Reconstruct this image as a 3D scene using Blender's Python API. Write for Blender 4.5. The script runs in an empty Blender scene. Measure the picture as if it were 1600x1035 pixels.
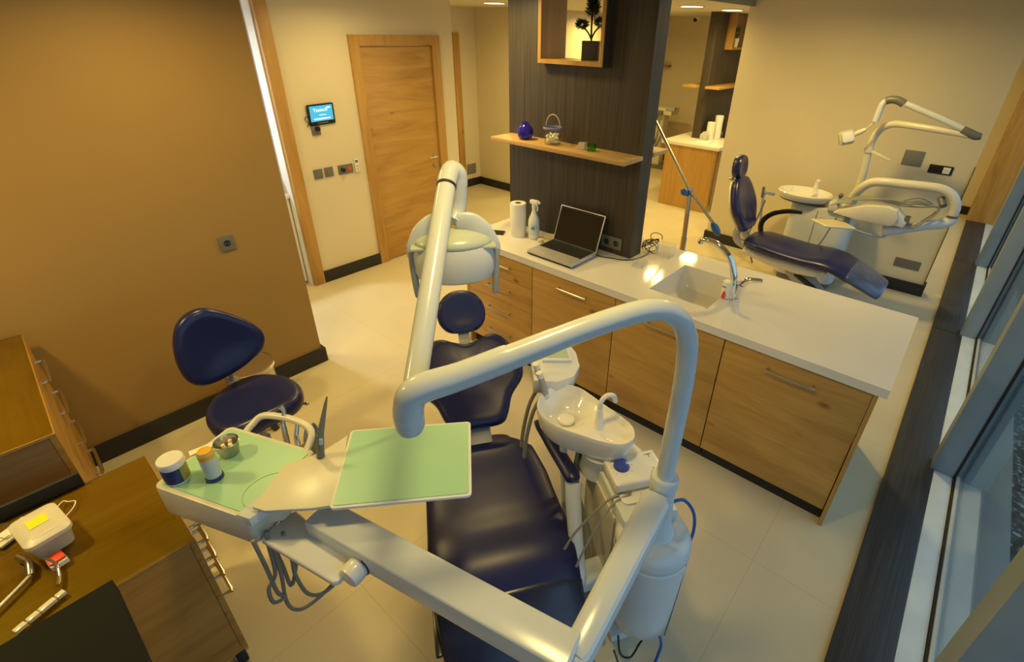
import bpy, bmesh, math, random
from mathutils import Vector, Matrix, noise
random.seed(7)
PI = math.pi
scn = bpy.context.scene
COL = scn.collection

# ------------------------------------------------------------------ camera
cd = bpy.data.cameras.new('camera'); cam = bpy.data.objects.new('camera', cd); COL.objects.link(cam)
cd.sensor_fit = 'HORIZONTAL'; cd.sensor_width = 36.0
cd.lens = 781.946/1600*36
cd.shift_x = (800-848.887)/1600; cd.shift_y = (489.6-517.5)/1600
cd.clip_start = 0.02; cd.clip_end = 200
RT = ((0.64495228, -0.36455875, 0.6716647), (-0.76391965, -0.33229513, 0.55317873), (0.02152476, -0.86987175, -0.49280809))
cam.matrix_world = Matrix(((RT[0][0], -RT[0][1], -RT[0][2], 0), (RT[1][0], -RT[1][1], -RT[1][2], 0),
                           (RT[2][0], -RT[2][1], -RT[2][2], 2.2), (0, 0, 0, 1)))
scn.camera = cam
# ------------------------------------------------------------------ world, exposure
w = bpy.data.worlds.new('evening_sky'); scn.world = w; w.use_nodes = True
bg = w.node_tree.nodes['Background']; bg.inputs[0].default_value = (0.42, 0.58, 0.80, 1); bg.inputs[1].default_value = 1.85
scn.view_settings.view_transform = 'Standard'; scn.view_settings.look = 'None'
scn.view_settings.gamma = 1; scn.view_settings.use_curve_mapping = False
scn.view_settings.exposure = -0.12
# ------------------------------------------------------------------ lamps (recessed ceiling lights: disc area lights just under each fitting)
WARM = (1.0, 0.71, 0.20); COOL = (0.80, 0.90, 1.0)
LAMPS = [  # x, y, ceiling z, watts, radius, colour, fitting label
    (-0.60, 2.42, 2.45, 24, .12, WARM, 'round ceiling downlight over the glass-topped cabinets'),
    (0.75, 2.55, 2.45, 11, .12, WARM, 'round ceiling downlight over the stool by the brown wall'),
    (2.30, 2.55, 2.45, 13, .12, WARM, 'round ceiling downlight in front of the slatted dark column'),
    (2.45, 3.75, 2.45, 9, .12, WARM, 'round ceiling downlight in front of the oak door'),
    (4.60, 4.60, 2.45, 14, .12, WARM, 'round ceiling downlight in the passage corner'),
    (3.90, 2.75, 2.45, 14, .12, WARM, 'round ceiling downlight behind the dark column'),
    (5.64, 2.75, 2.45, 20, .12, WARM, 'nearer of the two lit round ceiling lights behind the column'),
    (6.56, 2.69, 2.45, 20, .12, WARM, 'farther of the two lit round ceiling lights, by the partition edge'),
    (7.00, 4.60, 2.45, 24, .12, WARM, 'round ceiling downlight over the far room'),
    (7.40, 1.00, 2.60, 30, .12, WARM, 'round ceiling downlight in the bay behind the partition'),
    (4.30, 1.00, 2.60, 30, .12, WARM, 'round ceiling downlight over the back of the island'),
    (0.85, 0.75, 2.60, 11, .12, WARM, 'round ceiling downlight over the tray of the nearer unit'),
    (0.90, 3.95, 2.45, 14, .12, WARM, 'added unseen downlight behind the brown wall, brightening the white cabinet'),  # unseen lamp, added to brighten the white cabinet front
    (1.00, 5.25, 2.45, 40, .16, COOL, 'cool white ceiling light in the small room at left'),
]
for (x, y, z, p, r, c, _) in LAMPS:
    ld = bpy.data.lights.new('downlight_lamp', 'AREA'); ld.shape = 'DISK'; ld.size = 2*r*0.85
    ld.energy = p; ld.color = c; ld.spread = math.radians(165)
    lo = bpy.data.objects.new('downlight_lamp', ld); COL.objects.link(lo); lo.location = (x, y, z-0.022)

# ================================================================== helpers
W = {}
def xf(o): return W.get(o, Matrix.Identity(4))
def thing(name, label, cat, loc=(0, 0, 0), rz=0.0, group=None):
    o = bpy.data.objects.new(name, None); COL.objects.link(o)
    o.empty_display_size = 0.1
    W[o] = Matrix.Translation(loc) @ Matrix.Rotation(rz, 4, 'Z'); o.matrix_world = W[o]
    o['label'] = label; o['category'] = cat
    if group: o['group'] = group
    return o
def tag(o, label, cat, group=None, kind=None):
    if label: o['label'] = label
    if cat: o['category'] = cat
    if group: o['group'] = group
    if kind: o['kind'] = kind
    return o

class MB:
    """collects shapes in world (or the given frame's) coordinates, then becomes one mesh"""
    def __init__(s, M=None): s.bm = bmesh.new(); s.M = M or Matrix.Identity(4)
    def _merge(s, b, M=None):
        T = s.M @ (M or Matrix.Identity(4))
        mp = [s.bm.verts.new(T @ v.co) for v in b.verts]
        b.verts.index_update()
        for f in b.faces:
            try: s.bm.faces.new([mp[v.index] for v in f.verts])
            except ValueError: pass
        b.free(); return s
    def box(s, x0, x1, y0, y1, z0, z1, bev=0.0, M=None, seg=2):
        b = bmesh.new()
        v = [b.verts.new((x, y, z)) for z in (z0, z1) for x, y in ((x0, y0), (x1, y0), (x1, y1), (x0, y1))]
        for f in ((3, 2, 1, 0), (4, 5, 6, 7), (0, 1, 5, 4), (1, 2, 6, 5), (2, 3, 7, 6), (3, 0, 4, 7)): b.faces.new([v[i] for i in f])
        if bev > 0: bmesh.ops.bevel(b, geom=b.edges[:], offset=bev, segments=seg, affect='EDGES', profile=0.6)
        return s._merge(b, M)
    def loft(s, rings, cap0=True, cap1=True, closed=False, M=None):
        b = bmesh.new(); R = [[b.verts.new(p) for p in r] for r in rings]; n = len(R[0])
        for i in range(len(R)-(0 if closed else 1)):
            a, c = R[i], R[(i+1) % len(R)]
            for j in range(n): b.faces.new((a[j], a[(j+1) % n], c[(j+1) % n], c[j]))
        if not closed:
            if cap0: b.faces.new(list(reversed(R[0])))
            if cap1: b.faces.new(R[-1])
        bmesh.ops.recalc_face_normals(b, faces=b.faces[:])
        return s._merge(b, M)
    def tube(s, pts, r, n=14, smooth=0, M=None, cap=True, flat=1.0, up=None):
        P = [Vector(p) for p in pts]
        rr = list(r) if isinstance(r, (list, tuple)) else [r]*len(P)
        if smooth:
            Q, q = [], []
            for i in range(len(P)-1):
                p0 = P[max(i-1, 0)]; p1 = P[i]; p2 = P[i+1]; p3 = P[min(i+2, len(P)-1)]
                for k in range(smooth):
                    t = k/smooth
                    Q.append(0.5*((2*p1)+(p2-p0)*t+(2*p0-5*p1+4*p2-p3)*t*t+(3*p1-p0-3*p2+p3)*t**3)); q.append(rr[i]*(1-t)+rr[i+1]*t)
            Q.append(P[-1]); q.append(rr[-1]); P, rr = Q, q
        T = [(P[min(i+1, len(P)-1)]-P[max(i-1, 0)]).normalized() for i in range(len(P))]
        ref = Vector(up) if up else (Vector((0, 0, 1)) if abs(T[0].z) < .9 else Vector((1, 0, 0)))
        N = (ref-T[0]*ref.dot(T[0])).normalized(); rings = []
        for i, p in enumerate(P):
            N = (N-T[i]*N.dot(T[i])).normalized(); B = T[i].cross(N)
            rings.append([p+(N*math.cos(a)*flat+B*math.sin(a))*rr[i] for a in (2*PI*k/n for k in range(n))])
        return s.loft(rings, cap, cap, M=M)
    def beam(s, p0, p1, w, h, bev=.01, M=None, w2=None, h2=None):
        """box-section beam from p0 to p1"""
        p0, p1 = Vector(p0), Vector(p1); d = (p1-p0).normalized(); r = d.cross(Vector((0, 0, 1))).normalized(); u = r.cross(d)
        w2 = w2 or w; h2 = h2 or h; rings = []
        L = (p1-p0).length
        for t, k in ((0, .82), (bev/L, 1), (1-bev/L, 1), (1, .82)):
            ww = (w+(w2-w)*t)*k/2; hh = (h+(h2-h)*t)*k/2; c = p0+(p1-p0)*t; b = min(bev, hh*.9, ww*.9); ring = []
            for (sx, sy, a0) in ((1, 1, 0), (-1, 1, 90), (-1, -1, 180), (1, -1, 270)):
                for a in (0, 30, 60, 90):
                    an = math.radians(a0+a); ring.append(c+r*(sx*(ww-b)+b*math.cos(an))+u*(sy*(hh-b)+b*math.sin(an)))
            rings.append(ring)
        return s.loft(rings, M=M)
    def cyl(s, p0, p1, r0, r1=None, n=24, bev=0.0, M=None):
        p0, p1 = Vector(p0), Vector(p1); r1 = r0 if r1 is None else r1
        if bev > 0:
            d = (p1-p0).normalized()*bev
            return s.tube([p0, p0+d*.3, p0+d, p1-d, p1-d*.3, p1], [r0-bev, r0-bev*.3, r0, r1, r1-bev*.3, r1-bev], n, M=M)
        return s.tube([p0, p1], [r0, r1], n, M=M)
    def lathe(s, prof, c=(0, 0, 0), n=32, M=None, sx=1, sy=1, ring=False):
        if ring: return s.loft([[(c[0]+r*math.cos(2*PI*k/n), c[1]+r*math.sin(2*PI*k/n), c[2]+z) for k in range(n)] for r, z in prof], closed=True, M=M)
        return s.loft([[(c[0]+r*sx*math.cos(2*PI*k/n), c[1]+r*sy*math.sin(2*PI*k/n), c[2]+z) for k in range(n)] for r, z in prof], prof[0][0] > 1e-5 or True, True, M=M)
    def prism(s, poly, z0, z1, bev=0.0, M=None, seg=2):
        b = bmesh.new(); v = [b.verts.new((x, y, z0)) for x, y in poly]; f = b.faces.new(v)
        r = bmesh.ops.extrude_face_region(b, geom=[f]); bmesh.ops.translate(b, vec=(0, 0, z1-z0), verts=[g for g in r['geom'] if isinstance(g, bmesh.types.BMVert)])
        bmesh.ops.recalc_face_normals(b, faces=b.faces[:])
        if bev > 0: bmesh.ops.bevel(b, geom=[e for e in b.edges if abs(e.verts[0].co.z-e.verts[1].co.z) < 1e-6], offset=bev, segments=seg, affect='EDGES', profile=.6, clamp_overlap=True)
        return s._merge(b, M)
    def pad(s, outline, prof, M=None, dome=0.0):
        """outline: closed (x,y) list; prof: (scale inset, z) list from bottom to top"""
        cx = sum(p[0] for p in outline)/len(outline); cy = sum(p[1] for p in outline)/len(outline)
        rings = []
        for sc, z in prof:
            rings.append([(cx+(x-cx)*sc, cy+(y-cy)*sc, z) for x, y in outline])
        return s.loft(rings, M=M)
    def ball(s, c, r, n=16, M=None, sc=(1, 1, 1)):
        b = bmesh.new(); bmesh.ops.create_uvsphere(b, u_segments=n, v_segments=max(6, n//2), radius=r)
        for v in b.verts: v.co = Vector((v.co.x*sc[0]+c[0], v.co.y*sc[1]+c[1], v.co.z*sc[2]+c[2]))
        return s._merge(b, M)
    def quad(s, *p, M=None):
        b = bmesh.new(); b.faces.new([b.verts.new(q) for q in p]); return s._merge(b, M)
    def build(s, name, mat, parent=None, label=None, smooth=38):
        me = bpy.data.meshes.new(name); s.bm.to_mesh(me); s.bm.free()
        if parent is not None: me.transform(xf(parent).inverted())
        o = bpy.data.objects.new(name, me); COL.objects.link(o)
        if parent is not None: o.parent = parent; W[o] = xf(parent)
        me.materials.append(mat)
        for p in me.polygons: p.use_smooth = True
        me.set_sharp_from_angle(angle=math.radians(smooth))
        if label: o['label'] = label
        return o
def S(mb, name, mat, parent=None):
    o = mb.build(name, mat, parent)
    if parent is None: o['kind'] = 'structure'
    return o
def smooth_outline(pts, k=6):
    out = []; n = len(pts)
    for i in range(n):
        p0, p1, p2, p3 = (Vector(pts[(i+j) % n]) for j in (-1, 0, 1, 2))
        for q in range(k):
            t = q/k; v = 0.5*((2*p1)+(p2-p0)*t+(2*p0-5*p1+4*p2-p3)*t*t+(3*p1-p0-3*p2+p3)*t**3); out.append((v.x, v.y))
    return out
def rrect(w_, h_, r, k=5, cx=0, cy=0):
    out = []
    for sx, sy, a0 in ((1, 1, 0), (-1, 1, 90), (-1, -1, 180), (1, -1, 270)):
        for i in range(k+1):
            a = math.radians(a0+90*i/k); out.append((cx+sx*(w_/2-r)+r*math.cos(a), cy+sy*(h_/2-r)+r*math.sin(a)))
    return out
def frame(o, x, y):
    x = Vector(x).normalized(); y = Vector(y); y = (y-x*y.dot(x)).normalized(); z = x.cross(y)
    return Matrix(((x.x, y.x, z.x, o[0]), (x.y, y.y, z.y, o[1]), (x.z, y.z, z.z, o[2]), (0, 0, 0, 1)))
def copy_tree(o, parent=None):
    c = o.copy(); COL.objects.link(c); c.parent = parent
    for ch in list(o.children): copy_tree(ch, c)
    return c
def text_mesh(name, s, size, M, mat, parent, ext=.0004):
    cu = bpy.data.curves.new('lettering', 'FONT'); cu.body = s; cu.size = size; cu.align_x = 'CENTER'; cu.align_y = 'CENTER'; cu.extrude = ext
    t = bpy.data.objects.new('lettering', cu); COL.objects.link(t)
    dg = bpy.context.evaluated_depsgraph_get(); me = bpy.data.meshes.new_from_object(t.evaluated_get(dg)); bpy.data.objects.remove(t)
    me.transform(M)
    if parent is not None: me.transform(xf(parent).inverted())
    o = bpy.data.objects.new(name, me); COL.objects.link(o); me.materials.clear(); me.materials.append(mat)
    if parent is not None: o.parent = parent; W[o] = xf(parent)
    return o

# ================================================================== materials
def srgb(r, g, b):
    f = lambda c: (c/255/12.92) if c/255 <= .04045 else ((c/255+.055)/1.055)**2.4
    return (f(r), f(g), f(b), 1)
def base(name, rough=.5, metal=0, spec=.5, coat=0, emis=None, es=0, alpha=1):
    m = bpy.data.materials.new(name); m.use_nodes = True; b = m.node_tree.nodes['Principled BSDF']
    b.inputs['Roughness'].default_value = rough; b.inputs['Metallic'].default_value = metal
    b.inputs['Specular IOR Level'].default_value = spec; b.inputs['Coat Weight'].default_value = coat
    b.inputs['Alpha'].default_value = alpha
    if emis: b.inputs['Emission Color'].default_value = emis; b.inputs['Emission Strength'].default_value = es
    return m, m.node_tree, b
def plain(name, c, rough=.5, var=.06, scale=6, bump=0.0, **k):
    """solid colour with a faint procedural mottling"""
    m, nt, b = base(name, rough, **k); L = nt.links
    tc = nt.nodes.new('ShaderNodeTexCoord'); nz = nt.nodes.new('ShaderNodeTexNoise'); nz.inputs['Scale'].default_value = scale; nz.inputs['Detail'].default_value = 4
    L.new(tc.outputs['Object'], nz.inputs['Vector'])
    rp = nt.nodes.new('ShaderNodeValToRGB'); rp.color_ramp.elements[0].position = .3; rp.color_ramp.elements[1].position = .7
    rp.color_ramp.elements[0].color = tuple(x*(1-var) for x in c[:3])+(1,); rp.color_ramp.elements[1].color = tuple(min(1, x*(1+var)) for x in c[:3])+(1,)
    L.new(nz.outputs['Fac'], rp.inputs['Fac']); L.new(rp.outputs['Color'], b.inputs['Base Color'])
    if bump > 0:
        n2 = nt.nodes.new('ShaderNodeTexNoise'); n2.inputs['Scale'].default_value = 140; L.new(tc.outputs['Object'], n2.inputs['Vector'])
        bp = nt.nodes.new('ShaderNodeBump'); bp.inputs['Strength'].default_value = bump; bp.inputs['Distance'].default_value = .002
        L.new(n2.outputs['Fac'], bp.inputs['Height']); L.new(bp.outputs['Normal'], b.inputs['Normal'])
    return m
def wood(name, axis, dark, mid, light, rough=.42, grain=1.0, knots=True):
    m, nt, b = base(name, rough); L = nt.links; N = nt.nodes.new
    tc = N('ShaderNodeTexCoord'); mp = N('ShaderNodeMapping'); sc = [9*grain]*3; sc['xyz'.index(axis)] = 1.1*grain; mp.inputs['Scale'].default_value = sc
    L.new(tc.outputs['Object'], mp.inputs['Vector'])
    n1 = N('ShaderNodeTexNoise'); n1.inputs['Scale'].default_value = 1.0; n1.inputs['Detail'].default_value = 6; n1.inputs['Roughness'].default_value = .62; n1.inputs['Distortion'].default_value = .9
    L.new(mp.outputs[0], n1.inputs['Vector'])
    rp = N('ShaderNodeValToRGB'); e = rp.color_ramp.elements; e[0].position = .28; e[0].color = dark; e[1].position = .72; e[1].color = light
    k = e.new(.48); k.color = mid
    L.new(n1.outputs['Fac'], rp.inputs['Fac'])
    mp2 = N('ShaderNodeMapping'); s2 = [70*grain]*3; s2['xyz'.index(axis)] = 2.5*grain; mp2.inputs['Scale'].default_value = s2; L.new(tc.outputs['Object'], mp2.inputs['Vector'])
    n2 = N('ShaderNodeTexNoise'); n2.inputs['Scale'].default_value = 1; n2.inputs['Detail'].default_value = 3; L.new(mp2.outputs[0], n2.inputs['Vector'])
    r2 = N('ShaderNodeValToRGB'); r2.color_ramp.elements[0].position = .35; r2.color_ramp.elements[0].color = (.80, .78, .74, 1); r2.color_ramp.elements[1].position = .6; r2.color_ramp.elements[1].color = (1, 1, 1, 1)
    L.new(n2.outputs['Fac'], r2.inputs['Fac'])
    mx = N('ShaderNodeMix'); mx.data_type = 'RGBA'; mx.blend_type = 'MULTIPLY'; mx.inputs[0].default_value = .4
    L.new(rp.outputs[0], mx.inputs[6]); L.new(r2.outputs[0], mx.inputs[7]); out = mx.outputs[2]
    if knots:
        mp3 = N('ShaderNodeMapping'); s3 = [5.0]*3; s3['xyz'.index(axis)] = 2.6; mp3.inputs['Scale'].default_value = s3; L.new(tc.outputs['Object'], mp3.inputs['Vector'])
        vo = N('ShaderNodeTexVoronoi'); vo.inputs['Scale'].default_value = 1.0; L.new(mp3.outputs[0], vo.inputs['Vector'])
        r3 = N('ShaderNodeValToRGB'); r3.color_ramp.elements[0].position = .03; r3.color_ramp.elements[0].color = (.35, .25, .18, 1); r3.color_ramp.elements[1].position = .10; r3.color_ramp.elements[1].color = (1, 1, 1, 1)
        L.new(vo.outputs['Distance'], r3.inputs['Fac'])
        m3 = N('ShaderNodeMix'); m3.data_type = 'RGBA'; m3.blend_type = 'MULTIPLY'; m3.inputs[0].default_value = .8; L.new(out, m3.inputs[6]); L.new(r3.outputs[0], m3.inputs[7]); out = m3.outputs[2]
    L.new(out, b.inputs['Base Color']); return m
def streak(name, axis, dark, light, rough=.5):
    m, nt, b = base(name, rough); L = nt.links; N = nt.nodes.new
    tc = N('ShaderNodeTexCoord'); mp = N('ShaderNodeMapping'); sc = [95]*3; sc['xyz'.index(axis)] = 1.6; mp.inputs['Scale'].default_value = sc
    L.new(tc.outputs['Object'], mp.inputs['Vector']); n1 = N('ShaderNodeTexNoise'); n1.inputs['Scale'].default_value = 1; n1.inputs['Detail'].default_value = 5; n1.inputs['Roughness'].default_value = .7
    L.new(mp.outputs[0], n1.inputs['Vector']); rp = N('ShaderNodeValToRGB'); e = rp.color_ramp.elements; e[0].position = .35; e[0].color = dark; e[1].position = .70; e[1].color = light
    L.new(n1.outputs['Fac'], rp.inputs['Fac']); L.new(rp.outputs[0], b.inputs['Base Color']); return m
def glassy(name, tint=(1, 1, 1, 1), gloss=.12, rough=.02):
    """thin clear sheet: lets light through, reflects a little more at grazing angles"""
    m = bpy.data.materials.new(name); m.use_nodes = True; nt = m.node_tree; nt.nodes.clear(); N = nt.nodes.new; L = nt.links
    o = N('ShaderNodeOutputMaterial'); t = N('ShaderNodeBsdfTransparent'); t.inputs[0].default_value = tint
    g = N('ShaderNodeBsdfGlossy'); g.inputs['Roughness'].default_value = rough; lw = N('ShaderNodeLayerWeight'); lw.inputs[0].default_value = .5
    pw = N('ShaderNodeMath'); pw.operation = 'POWER'; pw.inputs[1].default_value = 5; L.new(lw.outputs['Facing'], pw.inputs[0])
    ad = N('ShaderNodeMath'); ad.operation = 'ADD'; ad.inputs[1].default_value = gloss; ad.use_clamp = True; L.new(pw.outputs[0], ad.inputs[0])
    mx = N('ShaderNodeMixShader'); L.new(ad.outputs[0], mx.inputs[0]); L.new(t.outputs[0], mx.inputs[1]); L.new(g.outputs[0], mx.inputs[2]); L.new(mx.outputs[0], o.inputs[0])
    return m
def milky(name, c, trans=.5, rough=.4):
    m = bpy.data.materials.new(name); m.use_nodes = True; nt = m.node_tree; b = nt.nodes['Principled BSDF']; L = nt.links
    b.inputs['Base Color'].default_value = c; b.inputs['Roughness'].default_value = rough
    o = nt.nodes['Material Output']; t = nt.nodes.new('ShaderNodeBsdfTransparent'); mx = nt.nodes.new('ShaderNodeMixShader'); mx.inputs[0].default_value = 1-trans
    L.new(t.outputs[0], mx.inputs[1]); L.new(b.outputs[0], mx.inputs[2]); L.new(mx.outputs[0], o.inputs[0]); return m
def tiles(name, c, grout):
    m, nt, b = base(name, .38); L = nt.links; N = nt.nodes.new
    tc = N('ShaderNodeTexCoord'); sp = N('ShaderNodeSeparateXYZ'); L.new(tc.outputs['Object'], sp.inputs[0])
    def line(out, off, per):
        a = N('ShaderNodeMath'); a.operation = 'SUBTRACT'; L.new(out, a.inputs[0]); a.inputs[1].default_value = off
        p = N('ShaderNodeMath'); p.operation = 'PINGPONG'; L.new(a.outputs[0], p.inputs[0]); p.inputs[1].default_value = per/2
        q = N('ShaderNodeMath'); q.operation = 'LESS_THAN'; L.new(p.outputs[0], q.inputs[0]); q.inputs[1].default_value = .0018; return q.outputs[0]
    lx = line(sp.outputs[0], .54, 1.295); ly = line(sp.outputs[1], .168, 1.295)
    mxm = N('ShaderNodeMath'); mxm.operation = 'MAXIMUM'; L.new(lx, mxm.inputs[0]); L.new(ly, mxm.inputs[1])
    n1 = N('ShaderNodeTexNoise'); n1.inputs['Scale'].default_value = 2.2; n1.inputs['Detail'].default_value = 7; n1.inputs['Distortion'].default_value = .5; L.new(tc.outputs['Object'], n1.inputs['Vector'])
    rp = N('ShaderNodeValToRGB'); rp.color_ramp.elements[0].position = .3; rp.color_ramp.elements[0].color = tuple(x*.92 for x in c[:3])+(1,); rp.color_ramp.elements[1].position = .7; rp.color_ramp.elements[1].color = c
    L.new(n1.outputs['Fac'], rp.inputs['Fac'])
    mx = N('ShaderNodeMix'); mx.data_type = 'RGBA'; L.new(mxm.outputs[0], mx.inputs[0]); L.new(rp.outputs[0], mx.inputs[6]); mx.inputs[7].default_value = grout
    L.new(mx.outputs[2], b.inputs['Base Color'])
    r2 = N('ShaderNodeMapRange'); L.new(n1.outputs['Fac'], r2.inputs[0]); r2.inputs[3].default_value = .30; r2.inputs[4].default_value = .46; L.new(r2.outputs[0], b.inputs['Roughness']); return m
def gravel(name):
    m, nt, b = base(name, .9, spec=.3); L = nt.links; N = nt.nodes.new; tc = N('ShaderNodeTexCoord')
    vo = N('ShaderNodeTexVoronoi'); vo.inputs['Scale'].default_value = 55; L.new(tc.outputs['Object'], vo.inputs['Vector'])
    n1 = N('ShaderNodeTexNoise'); n1.inputs['Scale'].default_value = 9; n1.inputs['Detail'].default_value = 8; L.new(tc.outputs['Object'], n1.inputs['Vector'])
    rp = N('ShaderNodeValToRGB'); e = rp.color_ramp.elements; e[0].position = .35; e[0].color = (.035, .045, .038, 1); e[1].position = .58; e[1].color = (.10, .12, .105, 1); q = e.new(.72); q.color = (.50, .52, .50, 1)
    mm = N('ShaderNodeMix'); mm.data_type = 'RGBA'; mm.inputs[0].default_value = .55; L.new(n1.outputs['Fac'], mm.inputs[6]); L.new(vo.outputs['Color'], mm.inputs[7])
    L.new(mm.outputs[2], rp.inputs['Fac']); L.new(rp.outputs[0], b.inputs['Base Color']); return m

OD, OM, OL = (.36, .19, .044, 1), (.47, .265, .062, 1), (.55, .325, .088, 1)
oak_x = wood('oak_grain_x', 'x', OD, OM, OL); oak_y = wood('oak_grain_y', 'y', OD, OM, OL); oak_z = wood('oak_grain_z', 'z', OD, OM, OL)
oak_plain = wood('oak_lipping', 'z', (.42, .24, .08, 1), (.50, .29, .10, 1), (.56, .33, .12, 1), knots=False)
walnut = wood('brown_oak', 'x', (.24, .14, .055, 1), (.32, .195, .075, 1), (.38, .24, .095, 1))
dark_z = streak('dark_laminate_vertical', 'z', (.028, .022, .015, 1), (.080, .063, .042, 1), .45)
dark_x = streak('dark_laminate_long', 'x', (.016, .017, .019, 1), (.05, .05, .055, 1), .45)
skirt = plain('dark_skirting', (.016, .015, .014, 1), .5)
cream = plain('cream_wall_paint', (.68, .60, .41, 1), .75, var=.03, scale=1.5)
white_wall = plain('white_wall_paint', (.80, .80, .78, 1), .8, var=.02)
brown = plain('ochre_brown_wall_paint', (.33, .20, .054, 1), .62, var=.05, scale=1.1)
ceil_m = plain('ceiling_paint', (.66, .62, .52, 1), .8, var=.02)
soffit = plain('soffit_shade_grey', (.28, .27, .23, 1), .8)  # dark grey puts the shade on the ceiling step into its colour
floor_m = tiles('cream_floor_tiles', (.60, .53, .36, 1), (.48, .41, .26, 1))
stone = plain('white_solid_worktop', (.74, .71, .64, 1), .075, var=.02, scale=3)
plastic = plain('unit_white_plastic', (.60, .64, .65, 1), .20, var=.02)
plastic2 = plain('unit_cream_plastic', (.66, .63, .50, 1), .3, var=.03)
plastic_hi = plain('glossy_white_plastic', (.78, .77, .72, 1), .15, var=.02)
ceramic = plain('white_ceramic', (.80, .78, .72, 1), .08, var=.01, coat=.4)
vinyl = plain('navy_vinyl', (.0070, .0105, .078, 1), .36, var=.2, scale=4)
vinyl2 = plain('blue_vinyl', (.010, .014, .085, 1), .30, var=.15, scale=4)
cover = plain('plastic_foot_cover', (.018, .024, .060, 1), .22, var=.25, scale=12)
cover2 = plain('blue_plastic_foot_cover', (.05, .075, .16, 1), .2, var=.25, scale=12)
green = plain('mint_green_mat', (.34, .60, .40, 1), .34, var=.03)
chrome = plain('chrome', (.78, .77, .74, 1), .08, metal=1, var=.01)
steel = plain('brushed_steel', (.55, .53, .48, 1), .28, metal=1, var=.04, scale=30)
greyp = plain('grey_plastic', (.13, .13, .12, 1), .4)
lgrey = plain('light_grey_plastic', (.36, .37, .36, 1), .4)
plate = plain('grey_switch_plate', (.15, .145, .125, 1), .4)
platel = plain('brushed_grey_plate', (.22, .22, .20, 1), .4, metal=.3)
blackp = plain('black_plastic', (.008, .008, .009, 1), .28)
blackm = plain('black_rubber', (.012, .012, .012, 1), .6)
hose = plain('grey_hose', (.24, .24, .20, 1), .45)
alu = plain('window_aluminium', (.27, .34, .40, 1), .45, metal=.15)
alu2 = plain('window_aluminium_outer', (.24, .29, .32, 1), .5, metal=.1)
paper = plain('white_paper', (.82, .80, .72, 1), .9)
blue = plain('blue_knob_plastic', (.04, .07, .38, 1), .25)
blue2 = plain('sky_blue_plastic', (.05, .16, .45, 1), .3)
bluec = plain('blue_tube', (.01, .10, .45, 1), .35)
red = plain('red_plastic', (.75, .06, .015, 1), .4)
yellow = plain('yellow_sticker', (.85, .78, .02, 1), .5)
clear = glassy('clear_glass', (.97, .98, .96, 1), .03)
pane = glassy('window_pane', (.80, .88, .88, 1), .05)
topglass = glassy('green_tinted_top_glass', (.70, .69, .36, 1), .05)
cobalt = milky('cobalt_glass', (.03, .02, .50, 1), .25, .06)
greenglass = glassy('green_glass', (.2, .8, .15, 1), .1)
frost = milky('frosted_plastic', (.80, .76, .66, 1), .25, .35)
shield = milky('lamp_shield', (.84, .84, .82, 1), .15, .1)
lit = bpy.data.materials.new('lit_diffuser'); lit.use_nodes = True; _b = lit.node_tree.nodes['Principled BSDF']
_b.inputs['Emission Color'].default_value = (1, .90, .66, 1); _b.inputs['Emission Strength'].default_value = 14
screen_m = bpy.data.materials.new('lit_screen'); screen_m.use_nodes = True; _b = screen_m.node_tree.nodes['Principled BSDF']
_b.inputs['Base Color'].default_value = (.02, .1, .15, 1); _b.inputs['Emission Color'].default_value = (.06, .52, .80, 1); _b.inputs['Emission Strength'].default_value = 1.0
screen_t = bpy.data.materials.new('lit_screen_lettering'); screen_t.use_nodes = True; _b = screen_t.node_tree.nodes['Principled BSDF']
_b.inputs['Emission Color'].default_value = (.55, .95, 1, 1); _b.inputs['Emission Strength'].default_value = 1.1
leaf = plain('dark_green_foliage', (.02, .06, .012, 1), .6, var=.4, scale=40)
bark = plain('twig_bark', (.04, .028, .018, 1), .8)
gold = plain('tinned_label_gold', (.30, .27, .06, 1), .4)
navylab = plain('navy_label', (.015, .03, .14, 1), .35)
amber = plain('amber_tips', (.75, .42, .02, 1), .35)
cotton = plain('cotton', (.85, .80, .62, 1), .9)
silver = plain('silver_laptop', (.62, .60, .55, 1), .35, metal=.5)

# ================================================================== room shell
S(MB().box(-2.2, 9.6, -.52, 7.0, -.12, 0), 'floor', floor_m)
tag(MB().box(-12, 30, -14, -.62, -.32, -.20).build('gravel_ground', gravel('gravel')), None, None, kind='structure')
S(MB().box(-2.2, 9.6, -.62, 2.15, 2.60, 2.72), 'ceiling', ceil_m)
S(MB().box(-2.2, 9.6, 2.15, 7.0, 2.45, 2.72), 'ceiling', ceil_m)
S(MB().box(-2.2, 5.76, 2.135, 2.152, 2.445, 2.60), 'trim_1', soffit)
S(MB().box(-2.2, 1.335, 3.225, 3.36, 0, 2.45), 'wall_left', brown)
S(MB().box(-2.2, 1.36, 3.203, 3.225, 0, .115, .003).box(1.335, 1.36, 3.225, 3.36, 0, .115, .003), 'baseboard_left', skirt)
S(MB().box(-2.32, -2.2, -.62, 7.0, 0, 2.6), 'wall_rear', cream)
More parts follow.
